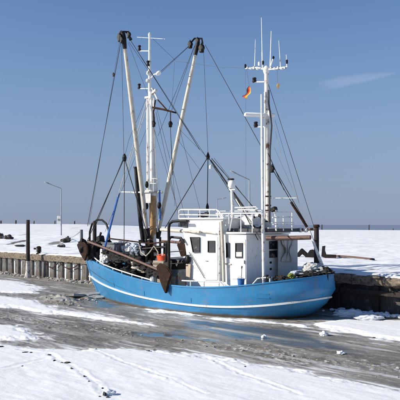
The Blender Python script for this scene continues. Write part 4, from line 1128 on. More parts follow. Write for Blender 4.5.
# ---- aft mast
am = build('aft_mast', MB().tube([B(268.3, 232, 0), B(267.7, 180, 0), B(267.0, 120, 0), B(266.4, 72, 0)], [.125, .115, .10, .085], 14), M_white_rusty, boat, boat=True)
build('mast_tube', MB().tube([B(264.8, 232, .1), B(265.2, 150, .1), B(265.0, 92, .1)], .04, 8), M_white_pole, am, boat=True)
build('mast_cable', MB().tube([B(269.4, 222, .1), B(270.0, 150, .1), B(271.6, 126, .1), B(270.6, 116, .1), B(268.8, 104, .1), B(268.6, 90, .1)], .035, 6), M_wire, am, boat=True)
tp = B(266.2, 69.6, 0)
mh = build('mast_head', MB().lathe(tp + Vector((0, 0, -.02)), [(0, -.16), (.09, -.15), (.13, -.02), (.11, .10), (.05, .16), (0, .19)], 12), M_white_pole, am, boat=True)
for sgn, pxs in ((1, ((266, 69.6), (257, 67.6), (245.4, 68.6))), (-1, ((266, 69.6), (276, 68.8), (287.4, 66.6)))):
    build('antenna_arm', MB().tube([B(x, y, 0) for x, y in pxs], [.04, .034, .024], 8), M_white_pole, am, boat=True)
    for k in range(5):
        x = pxs[0][0] + (pxs[2][0] - pxs[0][0]) * (.25 + .16 * k); y = 68.2 + (.5 if k % 2 else -.2)
        build('antenna_mount', MB().box(B(x, y, .0), (.08, .10, .07 + .03 * (k % 3)), None, .015), M_rail if k % 2 else M_galv, am, boat=True)
for (x0, y0, x1, y1, r) in ((262.4, 66.5, 261.4, 17.5, .014), (270.2, 66.5, 271.2, 31, .016), (254.6, 67.5, 255.4, 38.5, .011), (280.5, 67, 278.8, 40.5, .011), (286.8, 66, 286.2, 54.6, .012)):
    build('whip_antenna', MB().tube([B(x0, y0, 0), B((x0 + x1) / 2, (y0 + y1) / 2, 0), B(x1, y1, 0)], [r * 1.6, r * 1.1, r * .8], 6), M_white_pole, am, boat=True)
build('whip_base', MB().tube([B(262.4, 68, 0), B(262.1, 52, 0)], .024, 6), M_white_pole, am, boat=True)
build('whip_base', MB().tube([B(270.0, 68, 0), B(273.2, 58, 0)], .022, 6), M_white_pole, am, boat=True)
build('horn', MB().blob(B(273.4, 57.6, 0), (.1, .1, .14), .1, 1, 1), M_black, am, boat=True)
for px, py in ((245.4, 66), (263.0, 62.6), (286.9, 61.6), (259, 63.6)): build('sensor', MB().lathe(B(px, py, 0), [(0, -.09), (.04, -.08), (.045, .05), (0, .09)], 8), M_black if px != 259 else M_white, am, boat=True)
for (px, py, yb) in ((254.4, 79.9, 82), (255.8, 124.0, 127)):
    build('lamp_bracket', MB().tube([B(px, yb, .1), B(266.5, yb - .2, .0)], .03, 6), M_rail, am, boat=True)
    build('mast_lamp', MB().lathe(B(px, py, .1), [(0, -.09), (.085, -.09), (.085, -.02), (.065, 0), (.085, .05), (.07, .09), (0, .10)], 10), M_black, am, boat=True)
    build('lamp_foot', MB().lathe(B(px, yb - .8, .1), [(0, -.05), (.07, -.05), (.07, .03), (0, .03)], 10), M_iron, am, boat=True)
build('radar_scanner', MB().box(B(259.6, 115.0, .25), (1.25, .20, .15), Matrix.Rotation(.9, 3, 'Z'), .04), M_white, am, boat=True)
build('radar_bracket', MB().tube([B(259.6, 117.5, .2), B(266, 118.4, 0)], .04, 8), M_rail, am, boat=True)
build('loud_hailer', MB().blob(B(269.8, 113.5, 0), (.16, .16, .3), .1, 2, 2), M_rail, am, boat=True)
build('cross_rod', MB().tube([B(267.5, 198.2, 0), B(297.4, 198.0, -.2)], .016, 6), M_rail, am, boat=True)
for y in (197, 211, 206, 222): build('rust_collar', MB().tube([B(267.8, y, 0), B(267.8, y - 1.2, 0)], .135, 12), M_iron, am, boat=True)
# long white pole just left of the mast, down to the deck
wp = build('derrick_pole', MB().tube([B(263.8, 285, 1.62), B(263.0, 235, 1.35), B(262.0, 150, .7), B(261.4, 94.5, .3)], [.06, .06, .055, .035], 10), M_white_pole, boat, boat=True)

# ---- standing and running rigging
def S(a, b, va=0, vb=0, r=.012, m=M_wire, sag=0.0): return stay(B(*a, va), B(*b, vb), r, m, sag)
S((121.2, 40), (87.5, 226), 2.0, 1.2, .016, M_rope)
S((119.5, 42), (88.8, 226), 2.0, 1.2, .009)
block(B(113.6, 74.5, 1.8), .9, 'rigging_block', b1)
S((121.6, 44), (123.9, 157), 2.0, 2.2, .012, M_wire)
S((131, 41), (200, 150), 1.4, -1.6, .016, M_rope)
S((131, 41), (206, 157), 1.5, -2.6, .010)
S((129, 42), (149, 72), 1.5, 0, .010); S((128, 42), (149, 98), 1.5, 0, .009)
S((190, 45), (159, 73), -1.8, 0, .014, M_rope); S((189.4, 46), (158.6, 75), -1.8, 0, .009)
S((152, 38), (175, 60), 0, -1.4, .008); 
S((175.2, 61), (225, 68), -1.4, -1.0, .006); S((225, 67), (246, 68.5), -1.0, 0, .006)
S((194.5, 46), (158, 136), -2, .0, .012, M_wire); S((194.5, 46), (172, 110), -2, .0, .012, M_wire)
S((203.6, 50), (208, 154), -2.0, -2.0, .011, M_wire)
S((205.2, 45), (262.5, 149), -2.1, 0, .017, M_rope)
S((174.5, 62), (171, 122), -1.4, 0, .006)
# gear from the head of the mast to the deck
S((150, 97), (128, 168), .0, 1.6, .02, M_rope_pale)
S((146, 102), (117.5, 197), .0, 1.3, .02, M_rope_pale)
build('boom_prop', MB().tube([B(119, 193, 1.2), B(104.2, 250, 1.5)], .05, 8), M_blue_rope, boat, boat=True)
S((124.6, 157), (128.8, 140), 2.1, 1.6, .010); S((128.8, 140), (147, 96), 1.6, 0, .010)
S((148, 125), (105, 232), 0, .8, .010)
for (a, b, r) in (((156, 112), (180, 222), .011), ((157, 109), (187, 224), .010), ((170.4, 127), (172.5, 175), .018), ((176, 112), (207, 158), .012), ((153.6, 127), (175, 200), .010)):
    S(a, b, 0, -.3, r)
S((154, 128), (158.6, 215), 0, .1, .018, M_rope_pale); S((170.4, 127), (175, 206), 0, -.2, .009)
S((180, 130), (210, 160), -.8, -1.4, .008); S((178, 140), (200, 170), -.6, -1.4, .008)
S((178, 122), (200, 209.7), -1.0, -1.42, .009)
S((268, 83), (314.6, 228.8), 0, -1.1, .013, M_wire)
S((273.6, 146), (310, 228), -.1, -1.6, .008, M_rope_pale); S((275, 120), (300, 206), 0, -1.2, .007)
S((269, 104), (282, 160), 0, -1, .010, M_rope_pale)
for dx in (0, 2.3): 
    st = stay(B(271.4 + dx, 167.4, .1), B(303 + dx, 222, -.8), .019, M_rope)
tk = build('tackle', MB().tube([B(291, 202, -.5), B(307, 227, -.9)], [.05, .055], 8), M_iron, boat, boat=True)
block(B(272, 168.4, .1), 1.6, 'tackle_block', tk)
S((246.6, 69), (249.2, 86), 0, .0, .005); S((245.6, 69), (246, 205), 0, .1, .004)
S((277.2, 69), (277.6, 83), 0, 0, .005)
# port and starboard warps across the wheelhouse
for (a, b, r) in (((211, 160), (253, 219), .020), ((211.6, 158.5), (266, 222), .022), ((212, 165), (259, 229), .013), ((214, 158), (258, 214), .010)):
    S(a, b, -1.9, -1.2, r, M_rope)
for y0, y1, r in ((183, 240, .02), (188, 243, .03)): S((229, y0), (258 + (y0 - 183), y1), .4, 1.0, r, M_rope if r < .025 else M_boom)
S((268, 153), (284, 190), .3, -.6, .018, M_iron)
# stern crutch: slanted pale pole
bp = build('boat_hook', MB().tube([B(309.6, 231, -.9), B(317, 252, -1.0), B(324.4, 271, -1.1)], [.04, .06, .07], 8), M_rail, boat, boat=True)

# ---- bow: hoop, winches, fittings
hp = build('bow_hoop', MB().tube([B(x, y, v) for x, y, v in ((89.6, 252, -.6), (89.8, 232, -.6), (92, 224, -.55), (97, 219.9, -.4), (102, 220, -.2), (106, 223.4, -.1), (108.6, 230, 0), (109.4, 240, .1))], .05, 8), M_black, boat, boat=True)
build('bow_post', MB().tube([B(94.6, 262, 0), B(94.6, 232, 0), B(94.8, 221, 0)], [.10, .095, .09], 10), M_dkwood, boat, boat=True)
build('bow_post', MB().tube([B(81.6, 247, -.3), B(81.4, 229.6, -.3)], [.08, .075], 10), M_grey, boat, boat=True)
build('bow_roller', MB().tube([B(88, 257, .35), B(88, 257, -.35)], .11, 10), M_iron, boat, boat=True)
wn = build('anchor_winch', MB().lathe(B(101, 246, .2), [(0, -.5), (.30, -.5), (.30, -.44), (.16, -.42), (.16, .42), (.30, .44), (.30, .5), (0, .5)], 16, 'y'), M_black, boat, boat=True)
build('winch_frame', MB().box(B(101, 254, .2), (.6, .8, .5), None, .03), M_black, wn, boat=True)
build('winch_motor', MB().box(B(100.5, 239, .1), (.30, .34, .30), Matrix.Rotation(.3, 3, 'Y'), .05).tube([B(98, 243, .1), B(101, 232.5, .1)], .05, 8).box(B(103, 243, .1), (.34, .3, .2), None, .04), M_black, wn, boat=True)
# chain hanging from the mast to the fore deck
stay(B(124.4, 160, 1.3), B(124, 262, 1.0), .02, M_iron)
# net winch before the wheelhouse
wx = Vector((7.6, 0, 1.30))
nw = build('trawl_winch', MB().lathe(wx, [(0, -1.15), (.42, -1.15), (.42, -1.08), (.17, -1.06), (.17, -.06), (.42, -.04), (.42, .04), (.17, .06), (.17, 1.06), (.42, 1.08), (.42, 1.15), (0, 1.15)], 20, 'y'), M_black, boat, boat=True)
build('winch_frame', MB().box(wx + Vector((0, 0, -.45)), (.9, 2.3, .3), None, .03), M_iron, nw, boat=True)
for sv in (-.55, .55): build('warp_coil', MB().lathe(wx + Vector((0, sv, 0)), [(.17, -.46), (.34, -.44), (.34, .44), (.17, .46)], 18, 'y'), M_rope, nw, boat=True)
# black pipe frame (gallows) forward of the wheelhouse
gl = build('gallows_frame', MB().tube([B(x, y, 1.75) for x, y in ((169.2, 279), (168.9, 250), (168.8, 228), (169.6, 223.6), (172.5, 221.4), (178, 221.0), (187, 221.2))], .06, 10), M_black, boat, boat=True)
build('gallows_frame', MB().tube([(7.0, -1.75, .7), (7.0, -1.75, 3.2), (6.8, -1.75, 3.5), (5.6, -1.75, 3.55)], .06, 10), M_black, boat, boat=True)
for y in (252, 258, 264): build('rung', MB().tube([B(169, y, 1.75), B(183, y - 1, 1.75)], .022, 6), M_black, gl, boat=True)
build('pipe_bend', MB().tube([B(x, y, 1.6) for x, y in ((166, 262), (166.6, 244), (171, 237), (181, 238), (184, 243))], .05, 8), M_black, boat, boat=True)
# grey boom crossing before the wheelhouse windows
build('cargo_boom', MB().tube([B(161, 229.6, 1.0), B(175, 230.6, 1.2), B(200, 232.2, 1.66)], [.07, .075, .06], 10), M_boom, boat, boat=True)
build('cargo_boom', MB().tube([B(162, 241.4, .6), B(172, 241.8, .9), B(187, 243.6, 1.4)], [.06, .06, .05], 10), M_brownbeam, boat, boat=True)

# deckhouse and lockers ahead of the wheelhouse
bx = Vector((6.45, .55, .55))
lk = thing('deck_locker', 'grey sorting machine on deck before the wheelhouse', 'deck machine', BOAT @ bx, BANG)
build('body', MB().box(bx + Vector((0, 0, .55)), (.9, 1.4, 1.1), None, .03), M_grey, lk, boat=True)
build('hopper', MB().prism([bx + Vector(p) for p in ((-.4, -.6, 1.12), (.4, -.6, 1.12), (.6, -.7, 1.5), (-.6, -.7, 1.5))], (0, 1.3, 0)), M_black, lk, boat=True)
build('panel', MB().box(bx + Vector((0, .72, .5)), (.6, .03, .6), None, .01), M_tan, lk, boat=True)
bx = B(162.5, 274, 1.45); bx.z = .62
tb = thing('plywood_box', 'tan plywood tub on deck under the orange fish basket', 'box', BOAT @ bx, BANG)
zt = B(162, 260.5, 1.45).z
build('body', MB().box((bx.x, bx.y, (bx.z + zt) / 2), (.62, .55, zt - bx.z), None, .02), M_tan, tb, boat=True)
build('batten', MB().box((bx.x, bx.y + .285, zt - .12), (.64, .02, .08), None, .005), M_brownwood, tb, boat=True)
bo_ = thing('fish_basket', 'orange red fish basket standing on the plywood tub', 'basket', BOAT @ Vector((bx.x, bx.y, zt)), BANG)
build('body', MB().add(*(lambda pr: ([(bx.x + r_ * .27 * math.cos(a), bx.y + r_ * .22 * math.sin(a), zt + z) for r_, z in pr for a in [i * math.pi / 8 for i in range(16)]],
      [(i * 16 + k, i * 16 + (k + 1) % 16, (i + 1) * 16 + (k + 1) % 16, (i + 1) * 16 + k) for i in range(len(pr) - 1) for k in range(16)]))([(0, 0), (.85, 0), (1.0, .2), (1.06, .21), (1.04, .17), (.93, .17), (.8, .03), (0, .03)])), M_orange, bo_, boat=True)
build('handle', MB().tube([(bx.x + .25 * math.cos(a), bx.y, zt + .17 + .10 * math.sin(a)) for a in [i * math.pi / 8 for i in range(9)]], .015, 6), M_orange, bo_, boat=True)

def item_blob(name, px, py, v, size, m, seed, label, cat, rough=.22, group=None, kid=None):
    c = B(px, py, v)
    o = build(name, MB().blob(c, size, rough, seed, 5), m, None, boat=True, loc=BOAT @ c, angle=70)
    return tag(o, label, cat, group)
item_blob('net_heap', 112, 266, 1.0, (1.1, .8, .55), M_net, 3, 'dark heap of fishing net on the fore deck', 'fishing net', .35)
item_blob('net_heap', 133, 272, 1.0, (1.3, .9, .60), M_net, 4, 'dark heap of net on deck beneath the foremast', 'fishing net', .4)
item_blob('net_heap', 146, 264, .2, (.9, .9, 1.0), M_net, 6, 'tall dark heap of net around the mast foot', 'fishing net', .4)
def coil(px, py, v, r0, n, m, label):
    c = B(px, py, v); pts = []
    for i in range(n * 14):
        a = i * 2 * math.pi / 14; rr_ = r0 * (1 + .10 * math.sin(i * .37)); pts.append(c + Vector((rr_ * math.cos(a), rr_ * math.sin(a), .05 * i / 14 + .02 * math.sin(a * 2 + i * .1))))
    o = build('rope_coil', MB().tube(pts, .032, 6), m, None, boat=True, loc=BOAT @ c); tag(o, label, 'rope coil', 'rope coils on deck')
coil(122, 262, 1.3, .28, 7, M_rope, 'dark rope coil on deck behind the bow rail, forward one')
coil(138, 268, 1.5, .26, 6, M_rope_pale, 'pale rope coil on deck behind the rail below the exhaust pipe')
# steel posts, sheaves and pipes about the mast foot
tab = build('mast_tabernacle', MB().box(B(151, 262, 0), (.55, .6, 1.1), None, .03).box(B(151, 247, 0), (.75, .9, .10), None, .02), M_iron, boat, boat=True)
for px, y0, v, x1 in ((139.6, 240, .5, 141), (146.2, 238, .7, 147), (160.2, 237, -.5, 160), (164.5, 243, .6, 164)):
    build('guide_post', MB().tube([B(px, y0, v), B(x1, 272, v)], .05, 8), M_black, tab, boat=True)
for px, py, v in ((143, 252, .6), (157, 250, .5), (150, 243, .5), (136, 256, .7)):
    build('sheave', MB().lathe(B(px, py, v), [(0, -.05), (.17, -.05), (.17, -.03), (.13, -.01), (.13, .01), (.17, .03), (.17, .05), (0, .05)], 14, 'y'), M_iron if px > 145 else M_grey, tab, boat=True)
build('cross_pipe', MB().tube([B(124, 246, .6), B(140, 249, .7), B(166, 247, .8)], .045, 8), M_black, tab, boat=True)
build('cross_pipe', MB().tube([B(118, 262, 1.0), B(140, 262.5, 1.2), B(160, 268, 1.4)], .04, 8), M_iron, tab, boat=True)
build('hydraulic_hose', MB().tube([B(x, y, .8) for x, y in ((139, 244), (141, 252), (146, 256), (150, 252), (154, 246), (158, 252), (159, 264))], .028, 6), M_rope_pale, tab, boat=True)
item_blob('tarpaulin_bundle', 128.6, 249.5, .6, (.70, .6, .50), M_sack, 11, 'pale tarpaulin bundle on the net heap left of the exhaust pipe', 'bundle')
item_blob('tarpaulin_bundle', 135.6, 249.2, .55, (.75, .5, .5), mat('bluegrey_tarp', (.40, .46, .54), .7, .15, 4, bump=.5, bump_scale=9), 12, 'blue grey tarpaulin bundle nearest the exhaust pipe', 'bundle')
item_blob('tarpaulin_bundle', 120, 243.4, .5, (1.0, .5, .22), M_sack, 13, 'flat white snowy tarpaulin on the grey deck box', 'bundle')
item_blob('tarpaulin_bundle', 114, 258.6, 1.3, (.5, .4, .25), M_sack, 14, 'small white bundle on deck low behind the bow rail', 'bundle')
item_blob('tarpaulin_bundle', 104.8, 257, 1.2, (.5, .4, .8), M_sack, 15, 'upright white sack on deck just behind the blue prop', 'bundle')
# grey deck box forward
c = B(115.5, 252, .75)
gbx = thing('deck_box', 'large grey steel box on the fore deck by the blue prop', 'box', BOAT @ Vector((c.x, c.y, c.z - .5)), BANG)
build('body', MB().box(c + Vector((0, 0, -.02)), (.98, .8, .80), Matrix.Rotation(.0, 3, 'Z'), .03), M_grey, gbx, boat=True)
build('lid', MB().box(c + Vector((0, 0, .41)), (1.04, .86, .06), None, .015), M_grey, gbx, boat=True)
build('handle', MB().tube([c + Vector((-.15, .44, .25)), c + Vector((-.12, .48, .2)), c + Vector((.12, .48, .2)), c + Vector((.15, .44, .25))], .016, 6), M_black, gbx, boat=True)
# white drum amidships
c = B(154, 274.5, 1.7); dr = thing('white_drum', 'white drum standing at the bulwark under the port beam', 'drum', BOAT @ Vector((c.x, c.y, c.z - .2)), BANG)
build('barrel', MB().lathe(c, [(0, -.42), (.15, -.42), (.17, -.38), (.17, -.1), (.18, -.08), (.17, -.06), (.17, .2), (.15, .23), (0, .23)], 16), M_white, dr, boat=True)
build('lid', MB().lathe(c, [(0, .27), (.13, .27), (.14, .231), (0, .231)], 16), M_grey, dr, boat=True)
# boxes amidships behind the rail
for i, (px, py, v, sz3, m, lb) in enumerate(((140, 266, .9, (.75, .5, .34), M_sack, 'white fish crate on deck left of the drum'),
                                             (147, 269, .9, (.7, .5, .30), M_tan, 'brownish fish crate on deck next to the white crate'),)):
    c = B(px, py, v); t = thing('fish_crate', lb, 'crate', BOAT @ Vector((c.x, c.y, c.z - sz3[2] / 2)), BANG, 'fish crates on deck')
    mb = MB(); L_, W_, H_ = sz3
    mb.box(c + Vector((0, 0, -H_ / 2 + .02)), (L_, W_, .04))
    build('base', mb, m, t, boat=True)
    for (dx, dy, a_, b_) in ((L_ / 2 - .015, 0, .03, W_), (-L_ / 2 + .015, 0, .03, W_), (0, W_ / 2 - .015, L_ - .062, .03), (0, -W_ / 2 + .015, L_ - .062, .03)):
        build('side_panel', MB().box(c + Vector((dx, dy, .022)), (a_, b_, H_ - .044), None, .006), m, t, boat=True)
# blue bucket with its mop by the aft cabin door
c = on_hull(241, 283.0, -.22); bk = thing('bucket', 'dark blue bucket by the aft cabin door', 'bucket', BOAT @ Vector((c.x, c.y, c.z - .15)), BANG)
build('body', MB().lathe(c, [(0, -.30), (.10, -.30), (.135, .13), (.15, .14), (.15, .165), (.125, .165), (.115, .1), (0, .1)], 16), M_bucket, bk, boat=True)
build('handle', MB().tube([c + Vector((.14 * math.cos(a), .02, .15 + .08 * math.sin(a))) for a in [i * math.pi / 8 for i in range(9)]], .01, 5), M_galv, bk, boat=True)
mp = thing('mop', 'thin mop handle standing in the blue bucket', 'mop', BOAT @ c, BANG)
build('handle', MB().tube([c + Vector((0, 0, -.2)), B(241.8, 267, c.y)], .016, 6), M_tan, mp, boat=True)
build('mop_head', MB().blob(B(241.8, 267.6, c.y), (.06, .07, .14), .2, 2, 1), M_grey, mp, boat=True)

# ---- stern gear
item_blob('tarpaulin_bundle', 314, 268.4, -.4, (.85, .7, .44), M_canvas, 31, 'big white tarpaulin bundle on the stern behind the pale pole', 'bundle', .2)
item_blob('tarpaulin_bundle', 300, 274, .2, (.8, .6, .24), mat('bluegrey_tarp', (.40, .46, .54)), 32, 'low blue grey cover at the stern beside the canvas curtain', 'bundle', .2)
item_blob('rope_heap', 291, 277.4, .9, (.24, .22, .26), M_green, 33, 'yellow green rope heap at the stern bulwark', 'rope', .3)
for i, (px, py, v, sz3, lb) in enumerate(((305, 275.5, .3, (.8, .5, .30), 'dark net heap at the stern right of the yellow green rope'), (322, 273, -.4, (.9, .6, .42), 'dark net heap on the sternmost deck below the pale pole'), (281, 279.5, 1.2, (.7, .4, .3), 'dark net heap left of the yellow green rope'))):
    item_blob('net_heap', px, py, v, sz3, M_net, 40 + i, lb, 'fishing net', .3)
for i, (px, v) in enumerate(((267, 1.75), (327, .3), (313, .75))):
    c = on_hull(px, 279.6 if px < 300 else 275, -.18)
    build('mooring_bitt', MB().tube([c + Vector((0, 0, -.3)), c + Vector((0, 0, .18))], .055, 8).tube([c + Vector((-.16, 0, .09)), c + Vector((.16, 0, .09))], .035, 8), M_black, boat, boat=True)
# mooring lines to the quay
def world_rope(name, pts, r, label, m=M_rope):
    o = build(name, MB().tube(pts, r, 6), m, None, loc=pts[0]); return tag(o, label, 'rope')
a = BOAT @ B(81.5, 230.4, -.3); b = on_field(69, 238.5) + Vector((0, 0, .1))
world_rope('mooring_line', [a.lerp(b, i / 12) + Vector((0, 0, -.12 * math.sin(math.pi * i / 12))) for i in range(13)], .028, 'grey mooring line from the bow to the dark heap by the lamp', M_galv)
a = BOAT @ on_hull(330, 275.5, -.1); b = Vector((ray(316.5, 0)[0] * 30.2 + .1, 30.15, 1.9))
world_rope('mooring_line', [a.lerp(b, i / 12) + Vector((0, 0, -.15 * math.sin(math.pi * i / 12))) for i in range(13)], .03, 'dark mooring line from the stern to the mooring pile')

# ---- the beam trawls
def shoe(pts, v, th, root):
    P = [B(x, y, v) for x, y in pts]
    s = build('trawl_shoe', MB().prism(P, (0, th, 0)), M_iron, root, boat=True, angle=20)
    rim = MB().tube(P[: len(P) // 2 + 2], .045, 6); rim.v = [(x, y + th / 2, z) for x, y, z in rim.v]
    build('skid', MB().add(rim.v, rim.f), M_iron, s, boat=True)
    return s
A1, A2 = B(88, 241.5, 1.55), B(166, 273, 2.30)
bt = thing('beam_trawl', 'brown beam trawl hung along the near port side from bow to midships', 'trawl', BOAT @ A1.lerp(A2, .5), BANG, 'beam trawls')
build('beam', MB().tube([A1, A1.lerp(A2, .5) + Vector((0, 0, .03)), A2], .056, 10), M_brownbeam, bt, boat=True)
shoe([(78.6, 245), (80.2, 243.6), (85, 242.6), (88.0, 246), (88.6, 250), (88.2, 254), (86.0, 260.5), (84.2, 258), (81.0, 252)], 1.35, .10, bt)
build('net', MB().blob(B(86, 246.5, 1.15), (.62, .5, .62), .5, 77, 4).blob(B(90.5, 251, 1.1), (.5, .4, .7), .5, 78, 4).blob(B(82.5, 242.5, 1.2), (.3, .3, .3), .5, 79, 3), M_net, bt, boat=True, angle=70)
shoe([(158.6, 266.6), (161.5, 264.2), (165, 265.5), (169, 268), (173.0, 274), (170, 282), (167.4, 293), (164.6, 287), (161.4, 278)], 2.34, .14, bt)
AP = B(124.4, 158, 2.0)
br = build('bridle', MB().tube([AP, A1 + Vector((0, 0, .1))], .018, 6), M_rope, bt, boat=True)
build('bridle', MB().tube([AP, B(147.8, 236, 2.1)], .018, 6), M_rope, bt, boat=True)
build('bridle', MB().tube([AP + Vector((.05, 0, 0)), B(93, 232, 1.5)], .015, 6), M_rope, bt, boat=True)
build('bridle_block', MB().lathe(AP, [(0, -.16), (.08, -.12), (.10, .02), (.06, .14), (0, .2)], 10), M_black, bt, boat=True)
# net bag slung under the beam
nb = MB()
for i in range(9):
    t = i / 8; c_ = A1.lerp(A2, .20 + .66 * t) + Vector((0, -.34, -.20 - .10 * math.sin(t * 9)))
    nb.blob(c_, (.62, .30, .24 + .16 * abs(math.sin(i * 2.1))), .45, 90 + i, 4)
build('net', nb, M_net, bt, boat=True, angle=70)
for i in range(7):
    t = .16 + .11 * i; p_ = A1.lerp(A2, t)
    build('lashing', MB().tube([p_ + Vector((0, .0, .06)), p_ + Vector((0, -.20, -.12)), p_ + Vector((.03, -.36, -.34))], .016, 6), M_rope, bt, boat=True)
# second rod parallel to the beam
build('net_rod', MB().tube([B(110, 238.6, .6), B(150, 243.5, .9), B(167, 241.8, 1.1)], .035, 6), M_iron, bt, boat=True)
# starboard trawl, mostly behind the wheelhouse
C1, C2 = Vector((8.6, -2.15, 2.55)), Vector((3.2, -2.15, 2.6))
bt = thing('beam_trawl', 'beam trawl on the far side, its black bridle peaked above the wheelhouse', 'trawl', BOAT @ C1.lerp(C2, .5), BANG, 'beam trawls')
build('beam', MB().tube([C1, C2], .075, 10), M_brownbeam, bt, boat=True)
AP2 = B(208, 157, -2.0)
for e, r in ((B(165, 228, -2.0), .026), (B(262, 233, -2.0), .026), (B(254, 230, -2.0), .014)):
    build('bridle', MB().tube([AP2, e], r * .75, 6), M_rope, bt, boat=True)
build('bridle', MB().tube([AP2, B(207.2, 212, -2.0)], .018, 6), M_rope, bt, boat=True)
build('bridle_block', MB().lathe(AP2, [(0, -.14), (.07, -.10), (.09, .02), (.05, .14), (0, .26)], 10), M_black, bt, boat=True)
build('weight', MB().lathe(B(207.4, 207, -2.0), [(0, -.16), (.07, -.12), (.07, .02), (.03, .16), (0, .2)], 10), M_black, bt, boat=True)
q = B(210.6, 167, -1.9); build('float', MB().lathe(q, [(0, -.11), (.07, -.09), (.08, .05), (0, .12)], 10), M_white, bt, boat=True)
for e in (C1,):
    P = [e + Vector((du, 0, dz)) for du, dz in ((-.35, .25), (.2, .3), (.4, 0), (.15, -.55), (-.2, -.5), (-.4, -.1))]
    build('trawl_shoe', MB().prism(P, (0, .14, 0)), M_iron, bt, boat=True)

# ---- flags
def flag(px_poly, v, name, label, mats, seed=0):
    a, b, c, d = [B(x, y, v) for x, y in px_poly]          # hoist top, fly top, fly bottom, hoist bottom
    n, m = 12, 9; mb = MB(); vs = []; fs = []
    for i in range(m):
        t = i / (m - 1)
        for k in range(n):
            s = k / (n - 1)
            p = a.lerp(b, s).lerp(d.lerp(c, s), t); p = p + Vector((0, .09 * math.sin(s * 7 + t * 2.5 + seed) * (0.3 + s), 0)); vs.append(p)
    for i in range(m - 1):
        for k in range(n - 1): fs.append((i * n + k, i * n + k + 1, (i + 1) * n + k + 1, (i + 1) * n + k))
    o = build(name, MB().add(vs, fs), mats, None, boat=True, loc=BOAT @ a)
    if len(mats) > 1:
        for i, p in enumerate(o.data.polygons): p.material_index = (0, 0, 1, 1, 1, 2, 2, 2)[i // (n - 1)]
    return tag(o, label, 'flag')
flag([(249.4, 85.6), (243.2, 96.4), (247.8, 99.4), (251.0, 88.4)], .05, 'flag', 'black, red and gold flag hanging limp left of the aft mast', [M_flag[0], M_flag[1], M_flag[2]])
flag([(277.6, 83.0), (279.6, 84.6), (279.2, 89.4), (276.8, 87.6)], .0, 'pennant', 'tiny yellowish pennant hanging right of the aft mast', [mat('pennant_cloth', (.62, .45, .22), .8)])

# ------------------------------------------------------------------ broken ice, frozen clods
rnd = random.Random(11)
def chunk_mesh(seed, m):
    r_ = random.Random(seed); bm = bmesh.new(); bmesh.ops.create_icosphere(bm, subdivisions=1, radius=.5)
    for v in bm.verts: v.co = Vector((v.co.x * r_.uniform(.7, 1.25), v.co.y * r_.uniform(.7, 1.25), v.co.z * r_.uniform(.4, .8)))
    me = bpy.data.meshes.new('ice_chunk'); bm.to_mesh(me); bm.free(); me.materials.append(m); return me
def scatter(name, spots, m, seed):
    r_ = random.Random(seed); mb = MB()
    for (P, s) in spots:
        bm = bmesh.new(); bmesh.ops.create_icosphere(bm, subdivisions=1, radius=.5)
        sx, sy, sz3 = s * r_.uniform(.7, 1.5), s * r_.uniform(.6, 1.2), s * r_.uniform(.3, .65)
        Rm = Euler((r_.uniform(-.4, .4), r_.uniform(-.4, .4), r_.uniform(0, 6))).to_matrix()
        bm.verts.index_update()
        vs = []
        for v in bm.verts:
            j = r_.uniform(.7, 1.2); vs.append(Rm @ Vector((v.co.x * sx * j, v.co.y * sy * j, v.co.z * sz3 * j)) + P + Vector((0, 0, sz3 * .2)))
        mb.add(vs, [[v.index for v in f.verts] for f in bm.faces]); bm.free()
    return build(name, mb, m, None, loc=spots[0][0], smooth=False, kind='stuff')
spots = []
for i in range(330):
    p = rnd.uniform(-52, -27); k = abs(rnd.gauss(0, .55)); spots.append((Q(p, -.1 + k, 0), rnd.uniform(.10, .42) * max(.3, 1 - k * .5)))
scatter('ice_rubble', spots, M_icechunk, 1)
spots = []
for i in range(170):
    px = rnd.uniform(335, 420); p = quay_p(px); k = abs(rnd.gauss(.15, .35)); spots.append((Q(p, k, .05), rnd.uniform(.08, .30)))
scatter('ice_rubble', spots, M_snowlump, 2)
spots = []
for i in range(70):                       # along the rubble line and scattered on the slush
    t = rnd.random(); px = rnd.uniform(-10, 400); py = np.interp(px, (0, 55, 100, 160, 240, 330, 430), (316, 322, 331, 337, 349, 362, 378)) + rnd.gauss(0, 4.0)
    spots.append((GI(px, py), rnd.choice((.03, .03, .04, .05, .06, .09))))
scatter('ice_rubble', spots, M_icechunk, 3)
spots = []
for i in range(45):
    px = rnd.uniform(42, 104); py = np.interp(px, (42, 60, 104), (298, 302, 299)) + rnd.gauss(0, 2.0)
    spots.append((GI(px, py), rnd.uniform(.05, .20)))
scatter('ice_rubble', spots, M_icechunk, 4)
# floes that can be picked out
def floe(px, py, w_, d_, th, tilt, label, m=M_icechunk, seed=0):
    c = GI(px, py); r_ = random.Random(seed); n = 9; ring = []
    for k in range(n):
        a = 2 * math.pi * k / n + r_.uniform(-.2, .2); ring.append(Vector((math.cos(a) * w_ / 2 * r_.uniform(.75, 1.1), math.sin(a) * d_ / 2 * r_.uniform(.75, 1.1), 0)))
    Rm = Euler((tilt, r_.uniform(-.1, .1), 0)).to_matrix()
    P = [Rm @ q + c + Vector((0, 0, abs(math.sin(tilt)) * d_ * .3)) for q in ring]
    if m is M_snowlump: o = build('snow_lump', MB().blob(c + Vector((0, 0, th * .4)), (w_, d_, th * 1.5), .26, seed, 4), m, None, loc=c, angle=60)
    else: o = build('ice_floe', MB().prism(P, (0, 0, th)), m, None, loc=c, smooth=False)
    return tag(o, label, 'ice floe', 'ice floes by the boat')
floe(86, 296, 1.8, .7, .09, .12, 'long tilted floe nearest the bow, left of it', seed=1)
floe(75, 297.5, 1.0, .6, .11, -.22, 'tilted grey floe between the ice mound and the bow floe', seed=2)
floe(97, 298.5, .9, .5, .07, .18, 'small floe leaning at the foot of the stem', seed=3)
floe(62, 300.4, .7, .5, .09, .12, 'tan floe on top of the ice mound left of the bow', seed=4)
